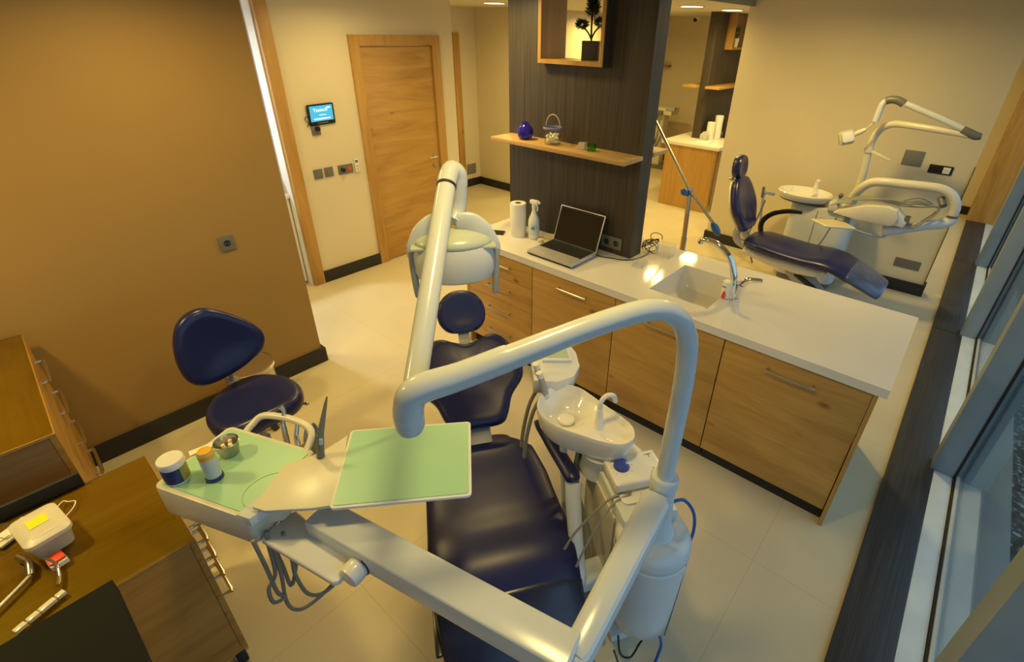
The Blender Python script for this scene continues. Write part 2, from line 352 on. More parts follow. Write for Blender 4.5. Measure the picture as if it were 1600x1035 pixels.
# door wall with its opening
S(MB().box(1.935, 2.70, 4.45, 4.60, 0, 2.45).box(3.61, 3.835, 4.45, 4.60, 0, 2.45).box(2.70, 3.61, 4.45, 4.60, 2.09, 2.45).box(3.72, 3.835, 4.60, 6.0, 0, 2.45), 'wall_back', cream)
S(MB().box(2.03, 2.655, 4.428, 4.45, 0, .115, .003), 'baseboard_back', skirt)
S(MB().box(1.925, 2.025, 4.428, 4.475, 0, 2.45, .002), 'trim_2', oak_z)
S(MB().box(1.915, 1.935, 4.475, 4.60, 0, 2.45), 'trim_3', white_wall)
dr = thing('door_1', 'closed oak door in an oak frame in the cream wall', 'door', (3.155, 4.45, 0)); del dr['label']; del dr['category']; dr['kind'] = 'structure'
MB().box(2.658, 2.755, 4.425, 4.60, 0, 2.13, .003).box(3.56, 3.653, 4.425, 4.60, 0, 2.13, .003).box(2.755, 3.56, 4.425, 4.60, 2.043, 2.13, .003).build('door_frame', oak_z, dr)
leafd = MB().box(2.762, 3.553, 4.452, 4.492, .008, 2.036, .002).build('door_leaf', oak_x, dr)
MB().cyl((3.49, 4.452, .99), (3.49, 4.44, .99), .025).tube([(3.49, 4.44, .99), (3.49, 4.405, .99), (3.47, 4.395, .99), (3.37, 4.395, .992)], .008, smooth=4).cyl((3.49, 4.452, .90), (3.49, 4.438, .90), .025).cyl((3.49, 4.44, .90), (3.49, 4.425, .90), .008).build('door_handle', steel, leafd)
for hz in (.25, 1.05, 1.85): MB().cyl((2.757, 4.447, hz), (2.757, 4.447, hz+.09), .007, n=10).build('hinge', steel, dr)
# small bright room at the far left
S(MB().box(-.9, 3.72, 5.75, 5.85, 0, 2.45), 'wall_far_left', white_wall)
S(MB().box(-.95, -.85, 3.36, 5.8, 0, 2.45), 'wall_side_left', white_wall)
# passage end
S(MB().box(3.835, 5.60, 6.0, 6.12, 0, 2.45), 'wall_passage', cream)
S(MB().box(5.60, 5.72, 5.10, 6.12, 0, 2.45).box(5.72, 9.35, 5.10, 5.22, 0, 2.45), 'wall_corner', cream)
S(MB().box(5.285, 5.60, 5.978, 6.0, 0, .115, .003).box(5.578, 5.60, 5.08, 5.978, 0, .115, .003).box(5.60, 9.35, 5.078, 5.10, 0, .115, .003), 'baseboard_passage', skirt)
S(MB().box(5.172, 5.28, 5.975, 6.0, 0, 2.14, .002), 'trim_4', oak_z)
S(MB().box(9.35, 9.47, -.62, 5.22, 0, 2.6), 'wall_far', cream)
S(MB().box(9.328, 9.35, -.21, 5.08, 0, .115, .003), 'baseboard_far', skirt)
S(MB().box(5.76, 5.88, -.04, 2.19, 0, 2.60), 'wall_partition', cream)
S(MB().box(5.738, 5.76, -.062, 2.212, 0, .115, .003).box(5.76, 5.88, -.062, -.04, 0, .115, .003).box(5.76, 5.88, 2.19, 2.212, 0, .115, .003), 'baseboard_partition', skirt)
S(MB().box(5.745, 5.76, -.046, -.036, .115, 1.25, .001), 'trim_5', greyp)
# window side
S(MB().box(-2.2, 5.07, -.43, -.215, 0, .02, .002).box(5.075, 7.04, -.43, -.215, 0, .022, .002).box(7.045, 8.96, -.43, -.215, 0, .02, .002), 'trim_6', dark_x)
win = MB().box(-2.2, 8.96, -.52, -.43, -.02, .018, .002)
S(win, 'window_1', plain('window_white_frame', (.60, .68, .72, 1), .4))
wr = bpy.data.objects['window_1']
for i, (x0, tw) in enumerate(((-.75, .12), (1.26, .12), (3.09, .11), (5.07, .11), (7.04, .11))):
    MB().box(x0, x0+tw, -.52, -.41, .018, 2.60, .004).build('window_mullion', alu, wr)
    MB().box(x0+.01, x0+tw-.005, -.60, -.53, -.02, 2.60, .004).build('window_sash', alu2, wr)
    MB().box(x0-.004, x0+tw, -.531, -.519, .0, 2.60).build('window_gasket', blackm, wr)
MB().box(-2.2, 8.96, -.531, -.522, .0, .028).build('window_gasket', blackm, wr)
MB().box(-2.2, 8.96, -.56, -.532, -.02, .035, .004).build('window_bead', plain('bead', (.5, .52, .5, 1), .4), wr)
MB().box(-2.2, 8.96, -.80, -.56, -.20, -.03, .004).build('outer_sill', plain('outer_sill', (.34, .34, .31, 1), .6), wr)
MB().box(-2.2, 8.96, -.62, -.43, 2.42, 2.60, .003).build('window_head', alu, wr)
MB().box(-2.2, 8.96, -.545, -.541, .03, 2.42).build('window_glass', pane, wr)
S(MB().box(8.96, 9.35, -.62, -.205, 0, 2.60, .003), 'trim_7', oak_z)

# recessed lamps
for (x, y, z, p, r, c, lb) in LAMPS:
    t = thing('ceiling_light', lb, 'ceiling light', (x, y, z), group='recessed ceiling lights')
    MB().lathe([(r, -.001), (r+.012, -.001), (r+.012, -.008), (r-.006, -.010), (r-.006, -.001)], (x, y, z)).build('trim_ring', plastic_hi, t)
    MB().lathe([(r-.006, -.002), (r-.006, -.006), (.001, -.006)], (x, y, z)).build('diffuser', lit, t)

# dark column with through-niche
cl = MB()
cl.box(2.71, 2.84, 1.505, 2.585, .9, 2.02, 0).box(2.71, 2.84, 1.505, 1.79, 2.02, 2.45).box(2.71, 2.84, 2.28, 2.585, 2.02, 2.45)
S(cl, 'wall_column', dark_z)

# ================================================================== island: cabinets, worktop, sink, tap
def handle(mb, p0, p1, out, r=.006, stand=.03):
    """bar handle: two feet and a flat bar; out = unit vector away from the front"""
    p0, p1, out = Vector(p0), Vector(p1), Vector(out); o = out*stand; d = (p1-p0).normalized()*.006
    mb.tube([p0, p0+o*.75, p0+o+d, p1+o-d, p1+o*.75, p1], r, n=8, smooth=2, flat=1.0)
    return mb
ISL = 'island cabinets under the white worktop'
dc = thing('drawer_cabinet', 'oak cabinet with four drawers at the laptop end of the island', 'cabinet', (2.66, 2.29, 0), group=ISL)
MB().box(2.285, 3.05, 1.968, 2.60, .10, .853).build('carcass', oak_z, dc)
MB().box(2.262, 3.06, 2.602, 2.622, .0, .853, .001).build('side_panel', oak_z, dc)
MB().box(2.31, 3.03, 1.968, 2.60, .0, .10).build('plinth', blackm, dc)
for z0, z1 in ((.678, .850), (.488, .675), (.317, .485), (.102, .314)):
    d = MB().box(2.264, 2.283, 1.969, 2.600, z0, z1, .0015).build('drawer', oak_y, dc)
    handle(MB(), (2.264, 2.375, (z0+z1)/2+.015), (2.264, 2.17, (z0+z1)/2+.015), (-1, 0, 0)).build('handle', steel, d)
for i, (y0, y1, hy, lb) in enumerate(((1.322, 1.965, (1.735, 1.53), 'oak island cabinet with one tall front below the laptop'),
                                      (.660, 1.319, (1.09, .885), 'oak island cabinet with one tall front below the sink'),
                                      (-.010, .657, (.425, .215), 'oak island cabinet with one tall front at the window end'))):
    c = thing('base_cabinet', lb, 'cabinet', (2.66, (y0+y1)/2, 0), group=ISL)
    if i == 1:
        MB().box(2.285, 2.39, y0+.001, y1-.001, .10, .853).box(2.90, 3.05, y0+.001, y1-.001, .10, .853).box(2.39, 2.90, y0+.001, y1-.001, .10, .60).build('carcass', oak_z, c)
    else: MB().box(2.285, 3.05, y0+.001, y1-.001, .10, .853).build('carcass', oak_z, c)
    MB().box(2.31, 3.03, y0+.001, y1-.001, .0, .10).build('plinth', blackm, c)
    f = MB().box(2.264, 2.283, y0+.0015, y1-.0015, .102, .850, .0015).build('front_panel', oak_y, c)
    handle(MB(), (2.264, hy[0], .778), (2.264, hy[1], .778), (-1, 0, 0)).build('handle', steel, f)
    if i == 2: MB().box(2.258, 3.06, -.032, -.013, .0, .853, .001).build('side_panel', oak_z, c)
wt = MB()
X0, X1, Y0, Y1, SX0, SX1, SY0, SY1 = 2.25, 3.09, -.062, 2.637, 2.41, 2.872, .832, 1.19
wt.box(X0, SX0, Y0, Y1, .855, .90).box(SX1, X1, Y0, Y1, .855, .90).box(SX0, SX1, Y0, SY0, .855, .90).box(SX0, SX1, SY1, Y1, .855, .90)
tag(wt.build('worktop', stone), 'white solid worktop running the length of the oak island', 'worktop')
# undermount sink: tapered basin
sk = thing('sink', 'white rectangular sink set into the island worktop', 'sink', (2.64, 1.01, .72))
rg = []
for k, z, rr in ((1.0, .898, .03), (.99, .86, .03), (.97, .80, .04), (.90, .755, .06), (.74, .735, .07), (.3, .731, .04)):
    rg.append([(x, y, z) for x, y in rrect((SX1-SX0)*k, (SY1-SY0)*k, rr*k, 5, (SX0+SX1)/2, (SY0+SY1)/2)])
out = [[(x, y, z-.008) for x, y, z in r_] for r_ in rg]
MB().loft(list(reversed(out))+rg, True, True).build('basin', stone, sk)
MB().lathe([(.001, .733), (.028, .734), (.032, .737), (.026, .738), (.001, .735)], (2.60, .99, 0)).build('drain', chrome, sk)
fc = thing('mixer_tap', 'chrome swan-neck tap with lever standing beside the sink', 'tap', (2.62, .775, .9))
MB().cyl((2.62, .775, .90), (2.62, .775, .908), .034).cyl((2.62, .775, .905), (2.62, .79, 1.0), .026, .022).build('body', chrome, fc)
MB().tube([(2.62, .788, .99), (2.62, .80, 1.05), (2.62, .835, 1.125), (2.62, .90, 1.18), (2.62, .965, 1.197), (2.62, 1.015, 1.187), (2.62, 1.022, 1.168)], [.019, .018, .017, .016, .015, .0145, .015], n=18, smooth=5).build('spout', chrome, fc)
MB().tube([(2.62, .768, .908), (2.62, .748, .955), (2.62, .742, .995)], [.021, .022, .021], smooth=3).tube([(2.62, .742, .990), (2.62, .730, 1.022), (2.62, .700, 1.040), (2.62, .645, 1.053)], [.022, .019, .016, .012], smooth=4, flat=.6).build('lever', chrome, fc)
tg = MB().lathe([(.029, .0), (.030, .001), (.028, .095), (.027, .096)], (2.610, .812, .904), 20).build('paper_tag', paper, fc, label='white paper tag with a red spot wrapped around the tap')
MB(frame((2.578, .826, .908), (0, -1, 0), (0, 0, 1))).prism(smooth_outline([(0, 0), (.018, .0), (.021, .016), (.011, .042), (.002, .024)], 4), -.002, .003).build('red_spot', red, tg)
MB().box(2.577, 2.5825, .812, .832, .972, .976).build('print', greyp, tg)

# laptop
lp = thing('laptop', 'open silver and black laptop with a dark screen on the worktop', 'laptop', (2.45, 1.87, .9))
b = MB().box(2.312, 2.590, 1.690, 2.058, .906, .930, .004).build('base', silver, lp)
MB().box(2.312, 2.40, 1.6905, 2.0575, .905, .918, .003).build('front_edge', blackp, b)
MB().box(2.425, 2.580, 1.700, 2.048, .9302, .9312).build('keyboard_deck', blackm, b)
ky = MB()
for r_ in range(5):
    for c_ in range(15): ky.box(2.437+r_*.0235, 2.456+r_*.0235, 1.712+c_*.0216, 1.730+c_*.0216, .9312, .9332)
ky.build('keys', blackm, b)
MB().box(2.345, 2.395, 1.865, 1.925, .930, .9308).build('touchpad', lgrey, b)
Ml = frame((2.590, 2.055, .925), (0, -1, 0), (.09/.27, 0, .255/.27))
l = MB(Ml).box(0, .365, 0, .245, -.0, .008, .003).build('lid', silver, lp)
MB(Ml).box(.006, .359, .004, .240, .0080, .0095).build('bezel', blackp, l)
MB(Ml).box(.018, .347, .022, .228, .0095, .0100).build('screen', plain('dark_screen', (.012, .012, .010, 1), .12), l)
MB().cyl((2.592, 1.72, .93), (2.592, 2.03, .93), .007, n=12).build('hinge', blackp, l)

tw = thing('paper_towel_roll', 'upright roll of white paper towel on the worktop', 'paper towel', (2.527, 2.335, .9))
MB().lathe([(.021, .002), (.021, .238), (.055, .240), (.057, .236), (.0575, .004), (.056, .0)], (2.527, 2.335, .9), 40, ring=True).build('paper', paper, tw)
MB().lathe([(.019, .001), (.019, .241), (.0215, .241), (.0215, .001)], (2.527, 2.335, .9), 24, ring=True).build('core', plain('cardboard', (.40, .30, .18, 1), .8), tw)
sp = thing('spray_bottle', 'white trigger spray bottle beside the paper towel roll', 'bottle', (2.56, 2.215, .9))
MB().lathe([(.036, 0), (.040, .006), (.040, .120), (.038, .140), (.024, .175), (.015, .20), (.013, .225), (.001, .225)], (2.56, 2.215, .9), 28).build('bottle', plastic_hi, sp)
MB().cyl((2.56, 2.215, 1.122), (2.56, 2.215, 1.155), .016).box(2.545, 2.575, 2.175, 2.245, 1.150, 1.178, .006).tube([(2.56, 2.195, 1.152), (2.56, 2.182, 1.130), (2.56, 2.186, 1.105)], .006, smooth=3, n=8).cyl((2.56, 2.178, 1.166), (2.56, 2.160, 1.166), .008).build('trigger_head', plastic_hi, sp)
MB().lathe([(.0404, .035), (.0408, .036), (.0408, .112), (.0404, .113)], (2.56, 2.215, .9), 28).build('label', plain('pale_label', (.60, .66, .66, 1), .5), sp)
MB(frame((2.5235, 2.193, .985), (.55, -.83, 0), (0, 0, 1))).prism([(-.014, 0), (.012, -.012), (.014, .012), (0, .018)], .0, .006).build('blue_mark', plain('teal_print', (.05, .35, .5, 1), .5), sp)
cp = thing('screw_cap', 'small cream screw cap in front of the spray bottle', 'cap', (2.533, 2.128, .9))
MB().lathe([(.019, 0), (.020, .002), (.020, .020), (.018, .024), (.001, .024)], (2.533, 2.128, .9), 24).build('rim', plain('cream_cap', (.72, .62, .34, 1), .5), cp)
MB().lathe([(.0205, .003), (.0212, .005), (.0212, .012), (.0205, .014)], (2.533, 2.128, .9), 24).build('grip_ring', plain('cream_cap2', (.60, .5, .25, 1), .5), cp)
tag(MB(Matrix.Translation((2.645, 2.13, .9)) @ Matrix.Rotation(.3, 4, 'Z')).box(-.03, .03, -.05, .05, 0, .022, .003).build('small_box', plain('cream_box', (.75, .68, .46, 1), .6)), 'small cream carton lying against the column behind the laptop', 'box')
ph = thing('phone', 'black phone lying near the left end of the worktop', 'phone', (2.48, 2.47, .9))
MB(Matrix.Translation((2.445, 2.49, .9)) @ Matrix.Rotation(.5, 4, 'Z')).box(-.035, .035, -.07, .07, 0, .010, .004).build('case', blackp, ph)
MB(Matrix.Translation((2.445, 2.49, .9)) @ Matrix.Rotation(.5, 4, 'Z')).box(-.031, .031, -.062, .062, .010, .0106).build('screen', plain('dark_screen2', (.01, .01, .012, 1), .08), ph)
# acrylic boxes and cables at the column foot
def acrylic(x, y, rz, a, b, h, lb):
    M = Matrix.Translation((x, y, .9)) @ Matrix.Rotation(rz, 4, 'Z'); t = .003
    o = MB(M).box(-a, a, -b, b, 0, t).box(-a, -a+t, -b, b, t, h).box(a-t, a, -b, b, t, h).box(-a+t, a-t, -b, -b+t, t, h).box(-a+t, a-t, b-t, b, t, h).build('acrylic_box', milky('clear_acrylic', (.78, .80, .80, 1), .86, .1))
    tag(o, lb, 'box', 'clear acrylic boxes by the column foot')
acrylic(2.92, 1.36, .05, .045, .05, .085, 'taller clear acrylic box behind the sink beside the column foot')
acrylic(2.66, 1.405, .15, .045, .035, .035, 'low clear acrylic box in front of the column foot')
cb = MB()
cb.tube([(2.60, 1.71, .912), (2.605, 1.66, .903), (2.63, 1.60, .903), (2.655, 1.53, .903), (2.70, 1.485, .904), (2.78, 1.462, .905), (2.85, 1.455, .91), (2.90, 1.47, .93)], .0035, n=8, smooth=5)
tag(cb.build('power_cable', blackp), 'thin black cable running from the laptop around the column foot', 'cable')
cb = MB(); rnd = random.Random(3)
for k in range(4):
    pts = []; c0 = Vector((2.915, 1.475, .93))
    for i in range(9):
        a = i/8*2*PI*1.4+k; pts.append(c0+Vector((.03*math.cos(a)+rnd.uniform(-.008, .008), .045*math.sin(a*.9)+rnd.uniform(-.01, .01), .03*math.sin(a+k)+.012*k)))
    cb.tube(pts, .0028, n=8, smooth=4)
cb.tube([(2.93, 1.47, .96), (2.95, 1.50, 1.0), (2.99, 1.49, 1.01), (3.03, 1.46, .99), (3.04, 1.455, .955)], .003, n=8, smooth=4)
tag(cb.build('cable_bundle', blackp), 'tangle of black cables behind the dark column foot', 'cable')
# sockets
def socket(name, M, w_, h_, faces, lb, cat, g=None, mat=plate, depth=.009):
    t = thing(name, lb, cat, M.to_translation(), group=g)
    MB(M).box(-w_/2, w_/2, -h_/2, h_/2, 0, depth, .002).build('plate', mat, t)
    for kind, x, y in faces:
        Mf = M @ Matrix.Translation((x, y, depth))
        if kind == 's':
            MB(Mf).lathe([(.0215, -.0002), (.0225, .0015), (.0205, .002), (.0195, -.006+.0065), (.001, .0006)], n=24).build('socket_ring', mat, t)
            MB(Mf).lathe([(.0190, .0005), (.0190, .0016), (.001, .0016)], n=20).build('socket_well', blackm, t)
            MB(Mf).cyl((-.0095, 0, .0015), (-.0095, 0, .0025), .003, n=10).cyl((.0095, 0, .0015), (.0095, 0, .0025), .003, n=10).build('socket_pins', steel, t)
        elif kind == 'r': MB(Mf).box(-.024, .024, -.026, .026, 0, .004, .0015).build('rocker', mat, t)
        elif kind == 'w':
            MB(Mf).box(-.027, .027, -.027, .027, 0, .002, .001).build('white_insert', plastic_hi, t)
            MB(Mf).cyl((-.0095, 0, .002), (-.0095, 0, .003), .0035, n=10).cyl((.0095, 0, .002), (.0095, 0, .003), .0035, n=10).build('socket_holes', blackm, t)
        elif kind == 'p': MB(Mf).lathe([(.019, 0), (.019, .028), (.016, .032), (.001, .032)], n=20).build('plug', blackp, t)
        elif kind == 'k': MB(Mf).lathe([(.017, 0), (.017, .008), (.001, .010)], n=20).build('red_button', red, t)
    return t
socket('double_socket', frame((2.709, 1.655, .978), (0, -1, 0), (0, 0, 1)), .158, .082, (('s', -.037, 0), ('s', .037, 0)), 'grey double power socket on the dark column beside the laptop', 'socket')
BW = lambda x, y, z: frame((x, y, z), (1, 0, 0), (0, 0, 1))
socket('wall_socket', BW(.936, 3.224, 1.056), .084, .084, (('s', 0, 0),), 'single grey socket on the brown wall', 'socket')
socket('light_switch', BW(2.172, 4.449, 1.028), .082, .084, (('r', 0, 0),), 'left one of the two square grey switches on the cream wall', 'switch', 'square grey switches')
socket('light_switch', BW(2.274, 4.449, 1.030), .082, .084, (('r', 0, 0),), 'right one of the two square grey switches on the cream wall', 'switch', 'square grey switches')
socket('double_socket', BW(2.441, 4.449, 1.028), .148, .084, (('p', -.035, 0), ('k', .036, 0)), 'grey double plate with a black plug and a red button beside the remote', 'socket')
socket('wall_socket', BW(2.228, 4.449, 1.398), .078, .082, (('p', .008, .012),), 'grey socket plate with a plug below the wall display', 'socket')
socket('blank_plate', BW(5.412, 5.999, .266), .185, .155, (), 'grey blank plate low on the passage wall', 'plate', mat=platel, depth=.006)
PW = lambda y, z: frame((5.759, y, z), (0, -1, 0), (0, 0, 1))
socket('wall_plate', PW(.418, 1.252), .155, .135, (), 'square pale grey cover plate on the partition above the second chair', 'plate', mat=platel, depth=.006)
socket('partition_socket', PW(.188, 1.188), .178, .075, (('w', .045, 0),), 'black plate with one white socket on the partition', 'socket', mat=blackp)
socket('low_plate', PW(.150, .284), .215, .09, (), 'dark grey plate low on the partition near its window end', 'plate', mat=plate, depth=.006)
# air conditioner remote in its holder
rm = thing('remote_control', 'white remote in a wall holder next to the oak door frame', 'remote', (2.557, 4.45, .98))
MB().box(2.532, 2.583, 4.430, 4.449, .980, 1.060, .004).build('holder', plastic2, rm)
MB().box(2.537, 2.578, 4.436, 4.446, .990, 1.105, .004).build('body', plastic_hi, rm)
MB().box(2.544, 2.571, 4.4345, 4.4362, 1.070, 1.095).build('display', greyp, rm)
MB().box(2.545, 2.555, 4.428, 4.4305, 1.035, 1.043).box(2.560, 2.570, 4.428, 4.4305, 1.035, 1.043).box(2.552, 2.562, 4.428, 4.4305, 1.012, 1.020).build('buttons', lgrey, rm)
# wall display
dp = thing('wall_display', 'small black wall display with a lit blue screen', 'screen', (2.297, 4.45, 1.43))
Md = frame((2.297, 4.437, 1.523), (1, 0, .03), (-.02, -.10, 1))
MB(Md).prism(rrect(.238, .172, .010), -.010, .010, .003).build('case', blackp, dp)
sc_ = MB(Md).box(-.104, .104, -.052, .074, .0102, .0108).build('screen', screen_m, dp)
text_mesh('lettering', 'Yeatech', .040, Md @ Matrix.Translation((-.008, .038, .0112)), screen_t, sc_)
text_mesh('lettering', 'intercom', .018, Md @ Matrix.Translation((.010, -.002, .0112)), screen_t, sc_)
MB(Md).box(-.075, .075, -.038, -.028, .0109, .0113).build('lettering_line', screen_t, sc_)
MB(Md).box(.05, .085, .048, .058, .0109, .0113).build('lettering_line', screen_t, sc_)
bt = MB(Md)
for i in range(7): bt.cyl((-.042+i*.014, -.068, .010), (-.042+i*.014, -.068, .0125), .0035, n=10)
bt.build('buttons', lgrey, dp)
MB().tube([(2.185, 4.44, 1.50), (2.160, 4.44, 1.515), (2.150, 4.44, 1.49), (2.175, 4.44, 1.455), (2.19, 4.44, 1.44)], .003, n=8, smooth=4).tube([(2.19, 4.44, 1.455), (2.17, 4.44, 1.45), (2.155, 4.44, 1.43)], .003, n=8, smooth=4).build('cable', blackp, dp)

# shelf on the column, goes through it
sh = MB().box(2.50, 2.709, 1.495, 2.563, 1.535, 1.560, .002).box(2.841, 3.02, 1.495, 2.563, 1.535, 1.560, .002)
tag(sh.build('wall_shelf', wood('pale_oak_shelf', 'y', (.48, .29, .10, 1), (.58, .36, .14, 1), (.66, .44, .18, 1))), 'pale oak shelf board fixed across the dark column', 'shelf')
nb = thing('shelf_box', 'oak box niche set through the dark column, holding a small plant', 'shelf', (2.775, 2.035, 2.02))
MB().box(2.65, 2.90, 2.256, 2.280, 2.02, 2.44).box(2.65, 2.90, 1.793, 1.815, 2.02, 2.44).box(2.65, 2.90, 1.815, 2.256, 2.02, 2.044).box(2.65, 2.90, 1.815, 2.256, 2.416, 2.44).build('oak_lining', oak_z, nb)
MB().box(2.654, 2.896, 1.785, 1.793, 2.018, 2.44).build('side_cladding', dark_z, nb, label='dark laminate side of the box')
vs = tag(MB().lathe([(.022, 0), (.045, .012), (.056, .040), (.052, .068), (.030, .092), (.020, .100), (.024, .110), (.021, .111), (.017, .100), (.027, .090), (.049, .067), (.053, .040), (.042, .015), (.001, .004)], (2.60, 2.335, 1.560), 32).build('vase', cobalt), 'round cobalt blue glass vase on the pale shelf', 'vase')
bk = thing('glass_bucket', 'small clear glass bucket of cotton rolls with a hoop handle', 'bucket', (2.60, 2.10, 1.56))
MB().lathe([(.050, 0), (.054, .003), (.057, .095), (.060, .102), (.060, .108), (.055, .108), (.052, .10), (.050, .006), (.001, .005)], (2.60, 2.10, 1.56), 32).build('glass', clear, bk)
MB().lathe([(.0575, .094), (.062, .097), (.062, .106), (.0575, .108)], (2.60, 2.10, 1.56), 32, ring=True).build('rim', plain('lilac_rim', (.25, .25, .55, 1), .3), bk)
MB().tube([(2.60, 2.10+.058*math.cos(a), 1.665+.075*math.sin(a)) for a in [PI*k/14 for k in range(15)]], .0028, n=8).build('hoop_handle', plain('hoop', (.5, .5, .42, 1), .3), bk)
ct = MB(); rnd = random.Random(5)
for i in range(34):
    a = rnd.uniform(0, 2*PI); r_ = .036*math.sqrt(rnd.random()); z_ = 1.576+rnd.uniform(0, .045); d = Vector((rnd.uniform(-1, 1), rnd.uniform(-1, 1), rnd.uniform(-.6, .6))).normalized()*.010
    c_ = Vector((2.60+r_*math.cos(a), 2.10+r_*math.sin(a), z_)); ct.cyl(c_-d, c_+d, .0065, n=10)
tag(ct.build('cotton_rolls', cotton), 'white cotton rolls piled in the glass bucket', 'cotton rolls', kind='stuff')
for y, m_, lb in ((1.868, milky('clear_cube_glass', (.75, .72, .62, 1), .5, .05), 'clear glass cube on the pale shelf'), (1.800, greenglass, 'green glass cube on the pale shelf')):
    t = MB(Matrix.Translation((2.61, y, 1.56)) @ Matrix.Rotation(.2, 4, 'Z')).box(-.022, .022, -.022, .022, 0, .042, .004).box(-.008, .008, -.008, .008, .012, .034, .002).build('glass_cube', m_)
    tag(t, lb, 'ornament', 'glass cubes on the shelf')

# potted plants
def blob(mb, c, rx, rz, n, L, rnd):
    for i in range(n):
        v = Vector((rnd.gauss(0, 1), rnd.gauss(0, 1), rnd.gauss(0, 1))).normalized(); k = rnd.uniform(.35, 1)
        p = Vector(c)+Vector((v.x*rx*k, v.y*rx*k, v.z*rz*k)); d = (v+Vector((0, 0, .5))).normalized()*L*rnd.uniform(.7, 1.2)
        s_ = d.cross(Vector((rnd.uniform(-1, 1), rnd.uniform(-1, 1), rnd.uniform(-1, 1)))).normalized()*L*.13
        b_ = bmesh.new(); b_.faces.new([b_.verts.new(q) for q in (p-s_, p+s_, p+d)]); mb._merge(b_)
def plant(x, y, z, pot_m, lb, tall=True, s=1.0):
    t = thing('potted_plant', lb, 'plant', (x, y, z)); rnd = random.Random(int(x*100))
    if tall:
        MB(Matrix.Translation((x, y, z))@Matrix.Rotation(.5, 4, 'Z')).box(-.05, .05, -.05, .05, 0, .105, .003).build('pot', pot_m, t)
        MB().tube([(x, y, z+.10), (x, y+.005, z+.19), (x, y, z+.30)], .006, n=8, smooth=3).tube([(x, y, z+.11), (x, y+.03, z+.15), (x, y+.07, z+.175)], .005, n=8, smooth=3).tube([(x, y, z+.115), (x, y-.02, z+.15), (x, y-.055, z+.18)], .005, n=8, smooth=3).build('stem', bark, t)
        lf = MB(); blob(lf, (x, y+.075, z+.19), .038, .020, 420, .022, rnd); blob(lf, (x, y-.060, z+.20), .034, .022, 380, .022, rnd)
        for k in range(6): blob(lf, (x, y, z+.255+k*.024), .038-k*.0045, .022, 260, .024, rnd)
        lf.build('foliage', leaf, t)
    else:
        MB().lathe([(.028, 0), (.042, .11), (.038, .11), (.001, .10)], (x, y, z), 20).build('pot', pot_m, t)
        MB().tube([(x, y, z+.09), (x, y, z+.16)], .004, n=6).build('stem', bark, t)
        lf = MB(); blob(lf, (x, y, z+.18), .035, .07, 260, .025, rnd); lf.build('foliage', plain('light_foliage', (.05, .13, .02, 1), .5, var=.4, scale=30), t)
plant(2.80, 1.985, 2.044, plain('grey_pot', (.05, .048, .042, 1), .5), 'small artificial conifer in a square grey pot in the niche')

# ================================================================== dental chairs
def cushion(mb, path, hw, th, M=None, n=28, ex=3.2, ends=2):
    """upholstered pad swept along path [(y,z)] in the frame M; hw half widths, th thicknesses; the path is its top centre line"""
    P = [Vector((0, y, z)) for y, z in path]; K = 6; Q, H, T = [], [], []
    for i in range(len(P)-1):
        p0 = P[max(i-1, 0)]; p1 = P[i]; p2 = P[i+1]; p3 = P[min(i+2, len(P)-1)]
        for k in range(K):
            t = k/K; Q.append(0.5*((2*p1)+(p2-p0)*t+(2*p0-5*p1+4*p2-p3)*t*t+(3*p1-p0-3*p2+p3)*t**3)); H.append(hw[i]*(1-t)+hw[i+1]*t); T.append(th[i]*(1-t)+th[i+1]*t)
    Q.append(P[-1]); H.append(hw[-1]); T.append(th[-1]); rings = []
    N_ = len(Q)
    def ring(c, nrm, h, t, k):
        r = []
        for j in range(n):
            a = 2*PI*j/n; ca, sa = math.cos(a), math.sin(a)
            x = h*math.copysign(abs(ca)**(2/ex), ca); z = t/2*math.copysign(abs(sa)**(2/2.4), sa)
            r.append(c+Vector((x*k, 0, 0))+nrm*(z*k-t/2))
        return r
    for i in range(N_):
        d = (Q[min(i+1, N_-1)]-Q[max(i-1, 0)]).normalized(); nrm = Vector((0, -d.z, d.y)); nrm = nrm if nrm.z > 0 else -nrm
        if i == 0:
            for k, o in ((.55, .030), (.85, .022), (.96, .010)): rings.append(ring(Q[0]-d*(o-.0), nrm, H[0]-(1-k)*.05, T[0], 1) if False else [q-d*o+((Q[0]-nrm*T[0]/2)-(q))*(1-k)*.35 for q in ring(Q[0], nrm, H[0], T[0], 1)])
        rings.append(ring(Q[i], nrm, H[i], T[i], 1))
        if i == N_-1:
            for k, o in ((.96, .010), (.85, .022), (.55, .030)): rings.append([q+d*o+((Q[i]-nrm*T[i]/2)-q)*(1-k)*.35 for q in ring(Q[i], nrm, H[i], T[i], 1)])
    return mb.loft(rings, M=M)
PADP = [(.86, -.038), (.95, -.034), (1.0, -.018), (1.0, .004), (.975, .020), (.92, .030), (.80, .036), (.5, .033), (.15, .031)]
def pad_profile(t, d=.0): return [(.84, -t/2), (.94, -t*.46), (.985, -t*.28), (1.0, 0), (.99, t*.22), (.96, t*.38), (.90, t*.48), (.78, t*.52-d*.2), (.5, t*.5-d*.7), (.2, t*.48-d), (.02, t*.48-d)]
back_outline = smooth_outline([(0, 0), (-.10, .005), (-.135, .05), (-.165, .13), (-.225, .21), (-.235, .29), (-.205, .37), (-.165, .435), (-.115, .455), (-.055, .43), (0, .415),
                               (.055, .43), (.115, .455), (.165, .435), (.205, .37), (.235, .29), (.225, .21), (.165, .13), (.135, .05), (.10, .005)], 5)
head_outline = smooth_outline([(0, -.105), (-.07, -.098), (-.112, -.055), (-.122, .0), (-.105, .06), (-.06, .102), (0, .115), (.06, .102), (.105, .06), (.122, .0), (.112, -.055), (.07, -.098)], 4)

